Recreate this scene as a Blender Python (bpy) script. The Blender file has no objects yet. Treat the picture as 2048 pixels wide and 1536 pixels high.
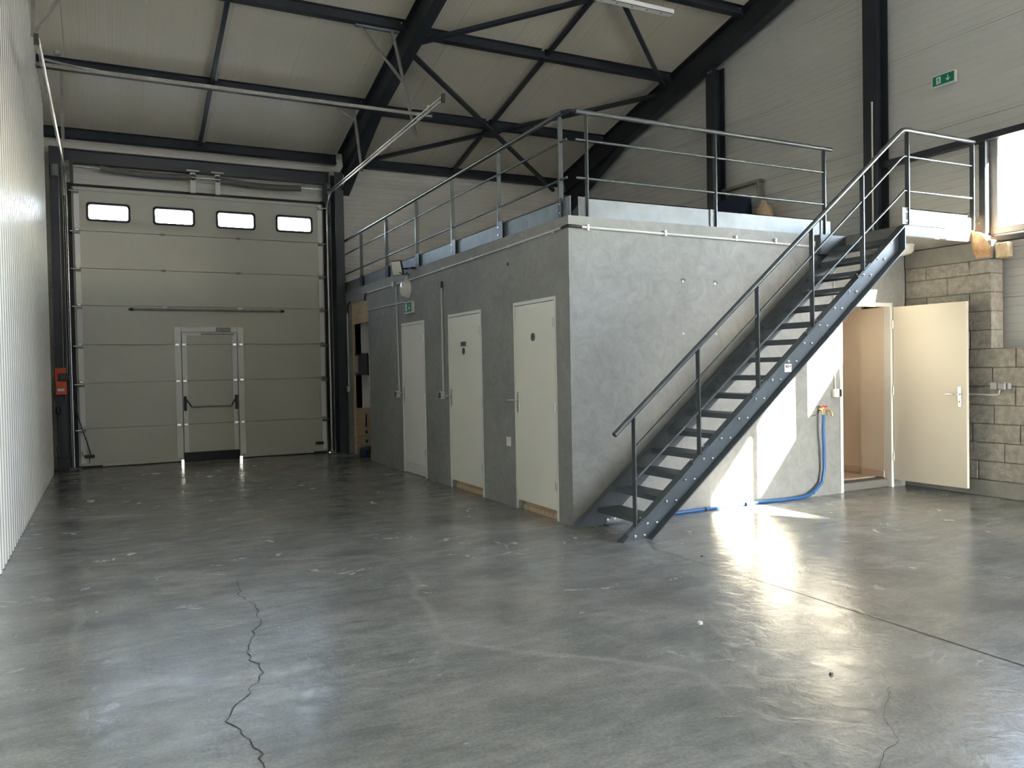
import bpy, math, random
from mathutils import Vector, Matrix
random.seed(7)
C = bpy.context.scene.collection
sc = bpy.context.scene

# ------------------------------------------------------------------ camera, sky, sun, exposure
cam = bpy.data.objects.new('camera', bpy.data.cameras.new('camera'))
cam.data.sensor_width = 36.0
cam.data.lens = 1604.9 / 2048 * 36.0
cam.data.clip_start = 0.05
cam.data.clip_end = 300
R_ = (0.8925066, -0.4506507, -0.0185988); U_ = (0.0262452, 0.0107239, 0.9995980); B_ = (-0.4502701, -0.8926359, 0.0213985)
cam.matrix_world = Matrix(((R_[0], U_[0], B_[0], 0), (R_[1], U_[1], B_[1], 0), (R_[2], U_[2], B_[2], 1.45), (0, 0, 0, 1)))
C.objects.link(cam); sc.camera = cam

SUN = Vector((-1.0, 2.03, -1.13)).normalized()      # direction the sunlight travels
world = bpy.data.worlds.new('sky'); sc.world = world; world.use_nodes = True
wn = world.node_tree.nodes; wl = world.node_tree.links
bg = wn['Background']
skyt = wn.new('ShaderNodeTexSky'); skyt.sky_type = 'NISHITA'; skyt.sun_disc = False
skyt.sun_elevation = math.asin(-SUN.z); skyt.sun_rotation = math.atan2(-SUN.x, -SUN.y)
skyt.air_density = 1.0; skyt.dust_density = 0.5; skyt.ozone_density = 1.2
hsv = wn.new('ShaderNodeHueSaturation'); hsv.inputs['Saturation'].default_value = .58
wl.new(skyt.outputs[0], hsv.inputs['Color']); wl.new(hsv.outputs[0], bg.inputs[0]); bg.inputs[1].default_value = 7.5

sun = bpy.data.objects.new('sun', bpy.data.lights.new('sun', 'SUN'))
sun.data.energy = 210.0; sun.data.angle = math.radians(0.53); sun.data.color = (1.0, 0.83, 0.60)
sun.rotation_euler = SUN.to_track_quat('-Z', 'Y').to_euler(); sun.location = (20, -30, 20)
C.objects.link(sun)

sc.view_settings.view_transform = 'Standard'; sc.view_settings.look = 'None'
sc.view_settings.gamma = 1.0; sc.view_settings.use_curve_mapping = False
sc.view_settings.exposure = 0.42
sc.cycles.max_bounces = 14; sc.cycles.diffuse_bounces = 8; sc.cycles.glossy_bounces = 6
sc.cycles.transparent_max_bounces = 16; sc.cycles.transmission_bounces = 8
sc.cycles.sample_clamp_indirect = 12.0; sc.cycles.use_denoising = True
sc.cycles.caustics_reflective = True; sc.cycles.blur_glossy = 1.0

def portal(name, loc, w, h, direction):
    l = bpy.data.lights.new(name, 'AREA'); l.shape = 'RECTANGLE'; l.size = w; l.size_y = h
    l.cycles.is_portal = True
    o = bpy.data.objects.new(name, l); o.location = loc
    o.rotation_euler = Vector(direction).to_track_quat('-Z', 'Y').to_euler(); C.objects.link(o)
portal('portal_window', (8.60, 3.91, 3.28), 2.85, 1.0, (-1, 0, 0))
portal('portal_window_near', (8.60, 1.0, 3.28), 2.9, 1.0, (-1, 0, 0))

# ------------------------------------------------------------------ materials
def nodes(m): return m.node_tree.nodes, m.node_tree.links
def mat(name, col, rough=0.5, metal=0.0, var=0.0, scale=4.0, bump=0.0, bscale=60.0, col2=None, spec=0.5, rvar=0.0, stretch=None, coat=0.0):
    m = bpy.data.materials.new(name); m.use_nodes = True
    n, l = nodes(m); b = n['Principled BSDF']
    b.inputs['Base Color'].default_value = (*col, 1); b.inputs['Roughness'].default_value = rough
    b.inputs['Metallic'].default_value = metal; b.inputs['Specular IOR Level'].default_value = spec
    if coat: b.inputs['Coat Weight'].default_value = coat; b.inputs['Coat Roughness'].default_value = 0.15
    tc = n.new('ShaderNodeTexCoord'); mp = n.new('ShaderNodeMapping'); l.new(tc.outputs['Object'], mp.inputs[0])
    if stretch: mp.inputs['Scale'].default_value = stretch
    if var or col2:
        nz = n.new('ShaderNodeTexNoise'); nz.inputs['Scale'].default_value = scale; nz.inputs['Detail'].default_value = 6; nz.inputs['Roughness'].default_value = 0.6
        l.new(mp.outputs[0], nz.inputs['Vector'])
        cr = n.new('ShaderNodeValToRGB'); l.new(nz.outputs['Fac'], cr.inputs[0])
        c2 = col2 if col2 else tuple(max(0, c * (1 - var)) for c in col); c1 = col if col2 else tuple(min(1, c * (1 + var)) for c in col)
        cr.color_ramp.elements[0].position = 0.35; cr.color_ramp.elements[1].position = 0.65
        cr.color_ramp.elements[0].color = (*c2, 1); cr.color_ramp.elements[1].color = (*c1, 1)
        l.new(cr.outputs[0], b.inputs['Base Color'])
        if rvar:
            mr = n.new('ShaderNodeMapRange'); mr.inputs['To Min'].default_value = rough - rvar; mr.inputs['To Max'].default_value = rough + rvar
            mr.inputs['From Min'].default_value = 0.3; mr.inputs['From Max'].default_value = 0.7
            l.new(nz.outputs['Fac'], mr.inputs[0]); l.new(mr.outputs[0], b.inputs['Roughness'])
    if bump:
        nb = n.new('ShaderNodeTexNoise'); nb.inputs['Scale'].default_value = bscale; nb.inputs['Detail'].default_value = 4
        l.new(mp.outputs[0], nb.inputs['Vector'])
        bp = n.new('ShaderNodeBump'); bp.inputs['Strength'].default_value = bump; bp.inputs['Distance'].default_value = 0.012 if name == 'breeze block' else 0.004
        l.new(nb.outputs['Fac'], bp.inputs['Height']); l.new(bp.outputs[0], b.inputs['Normal'])
    return m

def floor_material():
    m = bpy.data.materials.new('polished concrete'); m.use_nodes = True
    n, l = nodes(m); b = n['Principled BSDF']
    tc = n.new('ShaderNodeTexCoord')
    def noise(scale, detail=6, rough=.6, dist=0.0, sx=1, sy=1):
        mp = n.new('ShaderNodeMapping'); mp.inputs['Scale'].default_value = (sx, sy, 1); l.new(tc.outputs['Object'], mp.inputs[0])
        z = n.new('ShaderNodeTexNoise'); z.inputs['Scale'].default_value = scale; z.inputs['Detail'].default_value = detail
        z.inputs['Roughness'].default_value = rough; z.inputs['Distortion'].default_value = dist; l.new(mp.outputs[0], z.inputs['Vector']); return z
    def ramp(src, p0, c0, p1, c1):
        r = n.new('ShaderNodeValToRGB'); l.new(src, r.inputs[0]); e = r.color_ramp.elements; r.color_ramp.interpolation = 'EASE'
        e[0].position = p0; e[1].position = p1; e[0].color = (*c0, 1); e[1].color = (*c1, 1); return r
    def mix(f, a, c, mode='MIX', fac=None):
        x = n.new('ShaderNodeMix'); x.data_type = 'RGBA'; x.blend_type = mode
        if fac is not None: x.inputs['Factor'].default_value = fac
        else: l.new(f, x.inputs['Factor'])
        l.new(a, x.inputs['A']); l.new(c, x.inputs['B']); return x.outputs['Result']
    big = ramp(noise(0.5, 4, .6, .3).outputs['Fac'], .30, (.175, .186, .178), .70, (.285, .286, .272))
    med = ramp(noise(1.9, 10, .72, .5).outputs['Fac'], .30, (.155, .167, .160), .70, (.335, .333, .316))
    col = mix(None, big.outputs[0], med.outputs[0], fac=.55)
    strk = ramp(noise(3.2, 14, .82, .35, .8, 2.6).outputs['Fac'], .36, (.72, .72, .72), .68, (1.30, 1.30, 1.28))
    col = mix(None, col, strk.outputs[0], 'MULTIPLY', .8)
    wr = ramp(noise(0.7, 4, .6, .3).outputs['Fac'], .45, (0, 0, 0), .72, (.6, .6, .6))
    tint = n.new('ShaderNodeRGB'); tint.outputs[0].default_value = (.275, .252, .226, 1)
    col = mix(wr.outputs[0], col, tint.outputs[0])
    pale = n.new('ShaderNodeRGB'); pale.outputs[0].default_value = (.50, .495, .47, 1)
    sm = noise(1.1, 14, .78, .6, 1, 2.0); smr = ramp(sm.outputs['Fac'], .44, (0, 0, 0), .80, (.38, .38, .38))
    col = mix(smr.outputs[0], col, pale.outputs[0])
    dk = noise(1.2, 5, .6, .2, 1, 1.5); dkr = ramp(dk.outputs['Fac'], .42, (0, 0, 0), .72, (.60, .60, .60))
    dark = n.new('ShaderNodeRGB'); dark.outputs[0].default_value = (.12, .128, .122, 1)
    col = mix(dkr.outputs[0], col, dark.outputs[0])
    # thin pale scratch lines, only here and there
    vo = n.new('ShaderNodeTexVoronoi'); vo.feature = 'DISTANCE_TO_EDGE'; vo.inputs['Scale'].default_value = .55
    nz = noise(2.2, 5, .6); mv = n.new('ShaderNodeMix'); mv.data_type = 'VECTOR'; mv.inputs['Factor'].default_value = .22
    l.new(tc.outputs['Object'], mv.inputs['A']); l.new(nz.outputs['Color'], mv.inputs['B']); l.new(mv.outputs['Result'], vo.inputs['Vector'])
    vr = ramp(vo.outputs['Distance'], .0, (.24, .24, .24), .020, (0, 0, 0))
    gate = ramp(noise(.7, 4, .6).outputs['Fac'], .44, (0, 0, 0), .58, (1, 1, 1))
    gm = mix(None, vr.outputs[0], gate.outputs[0], 'MULTIPLY', 1.0)
    col = mix(gm, col, pale.outputs[0])
    fine = ramp(noise(60, 4, .7).outputs['Fac'], .3, (.78, .78, .775), .7, (1.04, 1.04, 1.03))
    col = mix(None, col, fine.outputs[0], 'MULTIPLY', 1.0)
    l.new(col, b.inputs['Base Color'])
    rr = n.new('ShaderNodeMapRange'); rr.inputs['From Min'].default_value = .3; rr.inputs['From Max'].default_value = .7
    rr.inputs['To Min'].default_value = .13; rr.inputs['To Max'].default_value = .30; l.new(noise(2.2, 8, .7, 1.0).outputs['Fac'], rr.inputs[0])
    l.new(rr.outputs[0], b.inputs['Roughness'])
    b.inputs['Specular IOR Level'].default_value = .38
    bp = n.new('ShaderNodeBump'); bp.inputs['Strength'].default_value = .30; bp.inputs['Distance'].default_value = .01
    l.new(noise(7, 8, .6, 1.2).outputs['Fac'], bp.inputs['Height']); l.new(bp.outputs[0], b.inputs['Normal'])
    return m

def render_plaster():
    m = mat('trowelled cement render', (.47, .475, .465), .78, bump=.55, bscale=38)
    n, l = nodes(m); b = n['Principled BSDF']; tc = n.new('ShaderNodeTexCoord')
    def nz(s, d, r, di):
        z = n.new('ShaderNodeTexNoise'); z.inputs['Scale'].default_value = s; z.inputs['Detail'].default_value = d; z.inputs['Roughness'].default_value = r; z.inputs['Distortion'].default_value = di
        l.new(tc.outputs['Object'], z.inputs['Vector']); return z.outputs['Fac']
    r1 = n.new('ShaderNodeValToRGB'); l.new(nz(.9, 5, .6, .4), r1.inputs[0]); e = r1.color_ramp.elements
    e[0].position = .3; e[1].position = .7; e[0].color = (.215, .218, .212, 1); e[1].color = (.305, .303, .292, 1)
    r2 = n.new('ShaderNodeValToRGB'); l.new(nz(5, 9, .7, 2.2), r2.inputs[0]); e = r2.color_ramp.elements
    e[0].position = .3; e[1].position = .7; e[0].color = (.82, .83, .83, 1); e[1].color = (1.14, 1.14, 1.14, 1)
    x = n.new('ShaderNodeMix'); x.data_type = 'RGBA'; x.blend_type = 'MULTIPLY'; x.inputs['Factor'].default_value = 1
    l.new(r1.outputs[0], x.inputs['A']); l.new(r2.outputs[0], x.inputs['B']); l.new(x.outputs['Result'], b.inputs['Base Color'])
    return m

M = dict(
    floor=floor_material(), render=render_plaster(),
    panel=mat('off-white coated sheet', (.62, .59, .53), .38, var=.02, scale=1.2, spec=.5),
    gablepanel=mat('pale grey gable sheet', (.60, .60, .585), .36, var=.02, scale=1.2),
    roofpanel=mat('off-white roof sheet', (.64, .59, .49), .36, var=.03, scale=.8),
    doorpanel=mat('white door panel', (.50, .49, .43), .42, var=.02, scale=2),
    corrugated=mat('white corrugated sheet', (.78, .77, .72), .24, var=.03, scale=1.5, spec=.22),
    shell=mat('outer shell', (.45, .45, .44), .8),
    steel=mat('anthracite painted steel', (.022, .026, .033), .42, var=.12, scale=3),
    stair=mat('blue grey painted steel', (.075, .094, .112), .36, var=.10, scale=4, bump=.06, bscale=120),
    railing=mat('grey painted tube', (.075, .088, .094), .27, metal=.15, var=.06, scale=6),
    galv=mat('galvanised steel', (.145, .165, .185), .48, metal=.2, var=.16, scale=7, bump=.05, bscale=30),
    galvdull=mat('dull galvanised steel', (.25, .245, .225), .45, metal=.4, var=.15, scale=9),
    track=mat('bright rolled track steel', (.66, .66, .64), .20, metal=1.0, var=.05, scale=6),
    chrome=mat('brushed chrome', (.75, .75, .74), .22, metal=1.0),
    spring=mat('oiled spring steel', (.20, .19, .175), .45, metal=.2),
    block=mat('breeze block', (.31, .295, .265), .95, var=.20, scale=14, bump=1.0, bscale=48, rvar=0),
    mortar=mat('mortar', (.155, .145, .13), .95, bump=.6, bscale=60),
    slab=mat('cast concrete edge', (.25, .245, .23), .85, var=.12, scale=5, bump=.7, bscale=45),
    doorwhite=mat('white painted door', (.80, .785, .72), .40, var=.015, scale=2),
    doorcream=mat('cream door leaf', (.64, .60, .52), .42),
    frame=mat('white door frame', (.70, .695, .66), .42),
    conduit=mat('grey pvc conduit', (.58, .575, .55), .45),
    white=mat('white plastic', (.78, .77, .74), .38),
    black=mat('black plastic', (.018, .018, .020), .42),
    rubber=mat('black rubber seal', (.012, .012, .013), .6),
    wood=mat('pale plywood', (.54, .42, .28), .6, col2=(.42, .31, .19), scale=3, stretch=(1, 1, 8)),
    timber=mat('rough sawn timber', (.60, .47, .32), .8, col2=(.40, .29, .18), scale=6, stretch=(2, 6, 2), bump=.4),
    foam=mat('orange expanding foam', (.50, .36, .22), .85, col2=(.36, .19, .09), scale=14, bump=1.0, bscale=30),
    tile=mat('beige floor tile', (.52, .40, .31), .38, var=.06, scale=5),
    beige=mat('beige painted wall', (.66, .56, .46), .75, var=.04, scale=2),
    blue=mat('blue rubber hose', (.018, .10, .30), .35),
    brass=mat('brass', (.62, .40, .16), .3, metal=1.0),
    red=mat('red tap handle', (.55, .04, .02), .4),
    orange=mat('orange painted metal', (.55, .075, .015), .5, var=.1, scale=8),
    green=mat('green sign face', (.0, .20, .12), .4),
    signwhite=mat('sign pictogram white', (.85, .88, .85), .5),
    grey=mat('grey plastic', (.30, .31, .32), .45),
    signgrey=mat('brushed grey sign', (.16, .155, .15), .35, metal=.4),
    signblue=mat('blue sign', (.03, .16, .42), .45),
    opal=mat('opal lamp cover', (.80, .78, .70), .25, coat=.6),
    navy=mat('navy cloth', (.012, .022, .055), .9, bump=.5, bscale=80),
    gasket=mat('dark joint', (.03, .03, .03), .8),
    crack=mat('dark crack', (.035, .033, .03), .95),
    ground=mat('outside concrete yard', (.58, .54, .48), .9, var=.1, scale=.5),
    sun_blocker=mat('added sun blocker', (.55, .53, .50), .9, var=.08, scale=.6),
    aluminium=mat('pale window frame', (.46, .46, .44), .4, metal=.2),
    greenboard=mat('green moisture board', (.34, .42, .22), .8),
)
def glass_material():
    m = bpy.data.materials.new('window glass'); m.use_nodes = True
    n, l = nodes(m); out = n['Material Output']; n.remove(n['Principled BSDF'])
    t = n.new('ShaderNodeBsdfTransparent'); t.inputs[0].default_value = (.80, .82, .83, 1)
    g = n.new('ShaderNodeBsdfGlossy'); g.inputs['Roughness'].default_value = .02
    x = n.new('ShaderNodeMixShader'); x.inputs[0].default_value = .05; l.new(t.outputs[0], x.inputs[1]); l.new(g.outputs[0], x.inputs[2])
    l.new(x.outputs[0], out.inputs[0]); return m
M['glass'] = glass_material()

# ------------------------------------------------------------------ mesh helpers
class MB:
    def __init__(s): s.v = []; s.f = []; s.sm = []
    def add(s, vs, fs, smooth=False):
        k = len(s.v); s.v += [tuple(v) for v in vs]; s.f += [tuple(i + k for i in f) for f in fs]; s.sm += [smooth] * len(fs); return s
    def box(s, x0, x1, y0, y1, z0, z1, bev=0.0):
        x0, x1 = min(x0, x1), max(x0, x1); y0, y1 = min(y0, y1), max(y0, y1); z0, z1 = min(z0, z1), max(z0, z1)
        b = min(bev, (x1-x0)*.45, (y1-y0)*.45, (z1-z0)*.45)
        if b <= 0:
            vs = [(x0,y0,z0),(x1,y0,z0),(x1,y1,z0),(x0,y1,z0),(x0,y0,z1),(x1,y0,z1),(x1,y1,z1),(x0,y1,z1)]
            return s.add(vs, [(0,3,2,1),(4,5,6,7),(0,1,5,4),(1,2,6,5),(2,3,7,6),(3,0,4,7)])
        # chamfered box: 24 vertices
        vs = []; idx = {}
        lo = (x0, y0, z0); hi = (x1, y1, z1)
        for cx in (0, 1):
            for cy in (0, 1):
                for cz in (0, 1):
                    c = (cx, cy, cz)
                    for ax in range(3):
                        p = []
                        for a in range(3):
                            base = hi[a] if c[a] else lo[a]
                            p.append(base if a == ax else (base - b if c[a] else base + b))
                        idx[(c, ax)] = len(vs); vs.append(tuple(p))
        fs = []
        for ax in range(3):
            o = [a for a in range(3) if a != ax]
            for side in (0, 1):
                q = []
                for (i, j) in ((0, 0), (1, 0), (1, 1), (0, 1)):
                    c = [0, 0, 0]; c[ax] = side; c[o[0]] = i; c[o[1]] = j; q.append(idx[(tuple(c), ax)])
                fs.append(tuple(q))
        for ax in range(3):
            o = [a for a in range(3) if a != ax]
            for i in (0, 1):
                for j in (0, 1):
                    c0 = [0, 0, 0]; c1 = [0, 0, 0]; c1[ax] = 1
                    for c in (c0, c1): c[o[0]] = i; c[o[1]] = j
                    c0, c1 = tuple(c0), tuple(c1)
                    fs.append((idx[(c0, o[0])], idx[(c1, o[0])], idx[(c1, o[1])], idx[(c0, o[1])]))
        for c in [(a, b2, d) for a in (0, 1) for b2 in (0, 1) for d in (0, 1)]:
            fs.append((idx[(c, 0)], idx[(c, 1)], idx[(c, 2)]))
        return s.add(vs, fs)
    def obox(s, a, b, w, h, up=(0, 0, 1)):
        """bar of width w, height h from a to b"""
        a, b = Vector(a), Vector(b); d = (b - a).normalized(); side = d.cross(Vector(up))
        if side.length < 1e-5: side = d.cross(Vector((1, 0, 0)))
        side.normalize(); u = side.cross(d).normalized()
        vs = []
        for p in (a, b):
            for (i, j) in ((-1, -1), (1, -1), (1, 1), (-1, 1)): vs.append(p + side * i * w / 2 + u * j * h / 2)
        return s.add(vs, [(0,1,2,3),(7,6,5,4),(0,4,5,1),(1,5,6,2),(2,6,7,3),(3,7,4,0)])
    def tube(s, pts, r, n=12, cap=True):
        pts = [Vector(p) for p in pts]; rings = []
        d0 = (pts[1] - pts[0]).normalized(); ref = Vector((0, 0, 1)) if abs(d0.z) < .9 else Vector((1, 0, 0))
        side = d0.cross(ref).normalized()
        for i, p in enumerate(pts):
            if i == 0: t = pts[1] - p
            elif i == len(pts) - 1: t = p - pts[-2]
            else: t = (pts[i + 1] - p).normalized() + (p - pts[i - 1]).normalized()
            t.normalize(); side = (side - t * side.dot(t)).normalized(); u = t.cross(side)
            rr = r[i] if isinstance(r, (list, tuple)) else r
            rings.append([p + (side * math.cos(2 * math.pi * k / n) + u * math.sin(2 * math.pi * k / n)) * rr for k in range(n)])
        vs = [v for g in rings for v in g]; fs = []
        for i in range(len(pts) - 1):
            for k in range(n):
                fs.append((i*n+k, i*n+(k+1) % n, (i+1)*n+(k+1) % n, (i+1)*n+k))
        s.add(vs, fs, True)
        if cap:
            s.add(rings[0], [tuple(range(n))[::-1]]); s.add(rings[-1], [tuple(range(n))])
        return s
    def prism(s, poly, axis, a, b):
        """poly in the other two axes, extruded along axis from a to b"""
        def P(q, t):
            if axis == 'x': return (t, q[0], q[1])
            if axis == 'y': return (q[0], t, q[1])
            return (q[0], q[1], t)
        n = len(poly); vs = [P(q, a) for q in poly] + [P(q, b) for q in poly]
        fs = [tuple(range(n)), tuple(range(n, 2*n))[::-1]] + [(i, i+n, (i+1) % n + n, (i+1) % n) for i in range(n)]
        return s.add(vs, fs)
    def disc(s, c, nrm, r, h, n=16, dome=0.0):
        c = Vector(c); nrm = Vector(nrm).normalized(); ref = Vector((0, 0, 1)) if abs(nrm.z) < .9 else Vector((1, 0, 0))
        a = nrm.cross(ref).normalized(); b = nrm.cross(a)
        prof = [(r, 0), (r, h)] + ([(r*.85, h+dome*.5), (r*.5, h+dome*.85), (r*.2, h+dome)] if dome else [])
        vs = []; fs = []
        for (rr, hh) in prof:
            vs += [c + nrm*hh + (a*math.cos(2*math.pi*k/n) + b*math.sin(2*math.pi*k/n))*rr for k in range(n)]
        for i in range(len(prof)-1):
            fs += [(i*n+k, i*n+(k+1) % n, (i+1)*n+(k+1) % n, (i+1)*n+k) for k in range(n)]
        s.add(vs, fs, bool(dome)); m = len(prof)-1
        s.add(vs[m*n:], [tuple(range(n))]); return s
    def build(s, name, m, parent=None, **props):
        me = bpy.data.meshes.new(name); me.from_pydata(s.v, [], s.f)
        me.materials.append(M[m] if isinstance(m, str) else m)
        me.polygons.foreach_set('use_smooth', s.sm); me.update()
        import bmesh
        bm = bmesh.new(); bm.from_mesh(me); bmesh.ops.recalc_face_normals(bm, faces=bm.faces); bm.to_mesh(me); bm.free()
        o = bpy.data.objects.new(name, me); C.objects.link(o)
        if parent: o.parent = parent
        for k, v in props.items(): o[k] = v
        return o
def child_world(o):      # parents may sit away from the origin: keep children where they were modelled
    return o
def thing(name, label, cat, group=None, loc=(0, 0, 0)):
    o = bpy.data.objects.new(name, None); o.empty_display_size = .1; C.objects.link(o)
    o['label'] = label; o['category'] = cat; o['kind'] = 'thing'
    if group: o['group'] = group
    return o
def tag(o, label, cat, group=None):
    o['label'] = label; o['category'] = cat; o['kind'] = 'thing'
    if group: o['group'] = group
    return o
def struct(name, label=None):
    o = bpy.data.objects.new(name, None); C.objects.link(o); o['kind'] = 'structure'
    if label: o['label'] = label
    return o
def S(o, label=None):
    o['kind'] = 'structure'
    if label: o['label'] = label
    return o
def instance(src, parent, loc=None):
    c = src.copy(); C.objects.link(c); c.parent = parent
    if loc is not None: c.location = loc
    return c

# ------------------------------------------------------------------ key dimensions (metres)
XL, XR = -0.726, 8.44          # left corrugated wall, gable cladding
YB = 14.124                    # wall with the sectional door
YR = -4.5                      # wall behind the camera
XM, YM, HM = 3.725, 6.206, 2.80   # mezzanine block corner and height
SL = 0.243                     # roof slope
EAVE = 5.215
def roof(y): return EAVE + SL * (YB - y) if y >= 1.0 else EAVE + SL * (YB - 1.0) - SL * (1.0 - y)

# ------------------------------------------------------------------ ribbed sheets
def ribbed(name, m, parent, P, v0, v1, urange, pitch=.09, depth=.003, width=.014, lip=.008):
    """sheet with small raised beads running along u; P(u, v, n) gives the point; urange(v) -> (u0, u1)"""
    prof = [(v0, -lip), (v0 + .004, 0.0)]
    k = int((v1 - v0) / pitch)
    off = ((v1 - v0) - k * pitch) / 2
    for i in range(k + 1):
        c = v0 + off + i * pitch
        if c - width < v0 + .01 or c + width > v1 - .01: continue
        prof += [(c - width / 2, 0), (c - width / 4, depth), (c + width / 4, depth), (c + width / 2, 0)]
    prof += [(v1 - .004, 0.0), (v1, -lip)]
    vs = []; fs = []
    for (v, n) in prof:
        u0, u1 = urange(v); vs += [P(u0, v, n), P(u1, v, n)]
    for i in range(len(prof) - 1): fs.append((2*i, 2*i+1, 2*i+3, 2*i+2))
    b = MB(); b.add(vs, fs); return b.build(name, m, parent)

# ------------------------------------------------------------------ floor
fl = MB(); fl.add([(-1.2, YR-.3, 0), (8.7, YR-.3, 0), (8.7, 14.4, 0), (-1.2, 14.4, 0), (-1.2, YR-.3, -.2), (8.7, YR-.3, -.2), (8.7, 14.4, -.2), (-1.2, 14.4, -.2)],
          [(0,1,2,3),(7,6,5,4),(0,4,5,1),(1,5,6,2),(2,6,7,3),(3,7,4,0)])
floor = S(fl.build('floor', 'floor'))
def ribbon(pts, w, name, m):
    b = MB()
    P = [Vector((p[0], p[1], 0.0015)) for p in pts]; vs = []
    for i, p in enumerate(P):
        t = (P[min(i+1, len(P)-1)] - P[max(i-1, 0)]).normalized(); s_ = Vector((-t.y, t.x, 0)); ww = w * random.uniform(.4, 1.3) if len(P) > 2 else w
        vs += [p + s_ * ww / 2, p - s_ * ww / 2]
    b.add(vs, [(2*i, 2*i+1, 2*i+3, 2*i+2) for i in range(len(P)-1)])
    return b.build(name, m, floor)
ribbon([(3.80, 5.20), (3.83, 3.7), (3.81, 2.27), (3.78, YR)], .009, 'control_joint', 'crack')
def jag(pts, amp=.012, step=.035):
    out = []
    for a, b in zip(pts[:-1], pts[1:]):
        d = math.dist(a, b); n = max(1, int(d / step))
        for i in range(n):
            t = i / n; out.append((a[0] + (b[0]-a[0])*t + random.uniform(-amp, amp), a[1] + (b[1]-a[1])*t + random.uniform(-amp, amp)*.5))
    return out + [pts[-1]]
CR = [(.784, 5.836), (.729, 5.443), (.784, 5.157), (.75, 4.751), (.697, 4.641), (.665, 4.489), (.615, 4.299), (.605, 4.183), (.638, 4.072), (.634, 3.977), (.605, 3.887), (.536, 3.805),
      (.531, 3.744), (.457, 3.621), (.412, 3.495), (.44, 3.426), (.457, 3.276), (.486, 3.165), (.475, 3.014), (.50, 2.8), (.43, 2.5), (.47, 2.2)]
ribbon(jag(CR), .006, 'floor_crack', 'crack')
ribbon(jag([(3.055, 2.41), (2.962, 2.333), (2.886, 2.288), (2.782, 2.224), (2.733, 2.158), (2.689, 2.092), (2.658, 2.053), (2.597, 2.031), (2.546, 2.024), (2.491, 1.989), (2.416, 1.942), (2.3, 1.86)], .006, .02), .003, 'floor_crack', 'crack')

# ------------------------------------------------------------------ left corrugated wall
wl_ = struct('wall_left')
b = MB(); pitch = .172; y = 7.011 - pitch * 82; prof = []
while y < 13.42:
    prof += [(y, -.034), (y + .040, -.034), (y + .066, 0), (y + .146, 0)]; y += pitch
prof = [q for q in prof if q[0] < 13.45]
vs = []
for (yy, n) in prof: vs += [(XL + n, yy, 0.006), (XL + n, yy, roof(yy) - .002)]
b.add(vs, [(2*i, 2*i+1, 2*i+3, 2*i+2) for i in range(len(prof)-1)])
b.build('corrugated_sheet', 'corrugated', wl_)
b = MB(); b.prism([(YR, 0), (14.3, 0), (14.3, roof(14.3)), (1.0, roof(1.0)), (YR, roof(YR))], 'x', -1.05, -.95); b.build('outer_shell', 'shell', wl_)
MB().box(-1.0, XL - .03, 13.44, 13.47, 0, roof(13.47), 0).build('end_flashing', 'corrugated', wl_)

# ------------------------------------------------------------------ ceiling
ceil = struct('ceiling')
b = MB()
for (y0, y1) in ((1.0, 14.3), (YR - .3, 1.0)):
    vs = []
    for x in (-1.1, 8.75):
        for yy in (y0, y1): vs += [(x, yy, roof(yy) + .02), (x, yy, roof(yy) + .14)]
    b.add(vs, [(0,1,3,2),(4,6,7,5),(0,4,5,1),(2,3,7,6),(0,2,6,4),(1,5,7,3)])
b.build('roof_shell', 'shell', ceil)
seams = [-1.02, -.39, .575, 1.54, 2.505, 3.47, 4.44, 5.36, 6.31, 7.27, 8.2, 8.6]
for x0, x1 in zip(seams[:-1], seams[1:]):
    ribbed('roof_panel', 'roofpanel', ceil, lambda u, v, n: (v, u, roof(u) - n), x0, x1, lambda v: (1.0, 14.2), pitch=.096, depth=.0016, width=.016, lip=.006)
    ribbed('roof_panel', 'roofpanel', ceil, lambda u, v, n: (v, u, roof(u) - n), x0, x1, lambda v: (YR, 1.0), pitch=.096, depth=.0016, width=.016, lip=.006)

# ------------------------------------------------------------------ wall with the sectional door
wb = struct('wall_back')
DX0, DX1, DZ = -.42, 3.46, 4.36
b = MB(); b.box(-1.1, DX0 + .02, 14.20, 14.35, 0, 5.3).box(DX1 - .02, 8.75, 14.20, 14.35, 0, 5.3).box(DX0 + .02, DX1 - .02, 14.20, 14.35, DZ, 5.3)
b.build('outer_shell', 'shell', wb)
def back_panel(z0, z1, x0, x1, **k):
    ribbed('cladding_panel', 'panel', wb, lambda u, v, n: (u, 14.19 - n, v), z0, z1, lambda v: (x0, x1), **k)
for z0, z1 in ((2.80, 3.72), (3.72, 4.66), (4.66, 5.24)): back_panel(z0, z1, DX1, 8.47, pitch=.0756, depth=.004, width=.02)
for z0, z1 in ((DZ, 4.72), (4.72, 5.24)): back_panel(z0, z1, DX0, DX1, pitch=.09, depth=.002)
for z0, z1 in ((0, .95), (.95, 1.9), (1.9, 2.85), (2.85, 3.8), (3.8, 4.75), (4.75, 5.24)): back_panel(z0, z1, -1.0, DX0, pitch=.09, depth=.003)
back_panel(0, 2.8, DX1, 3.8, pitch=.09, depth=.003)

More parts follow.
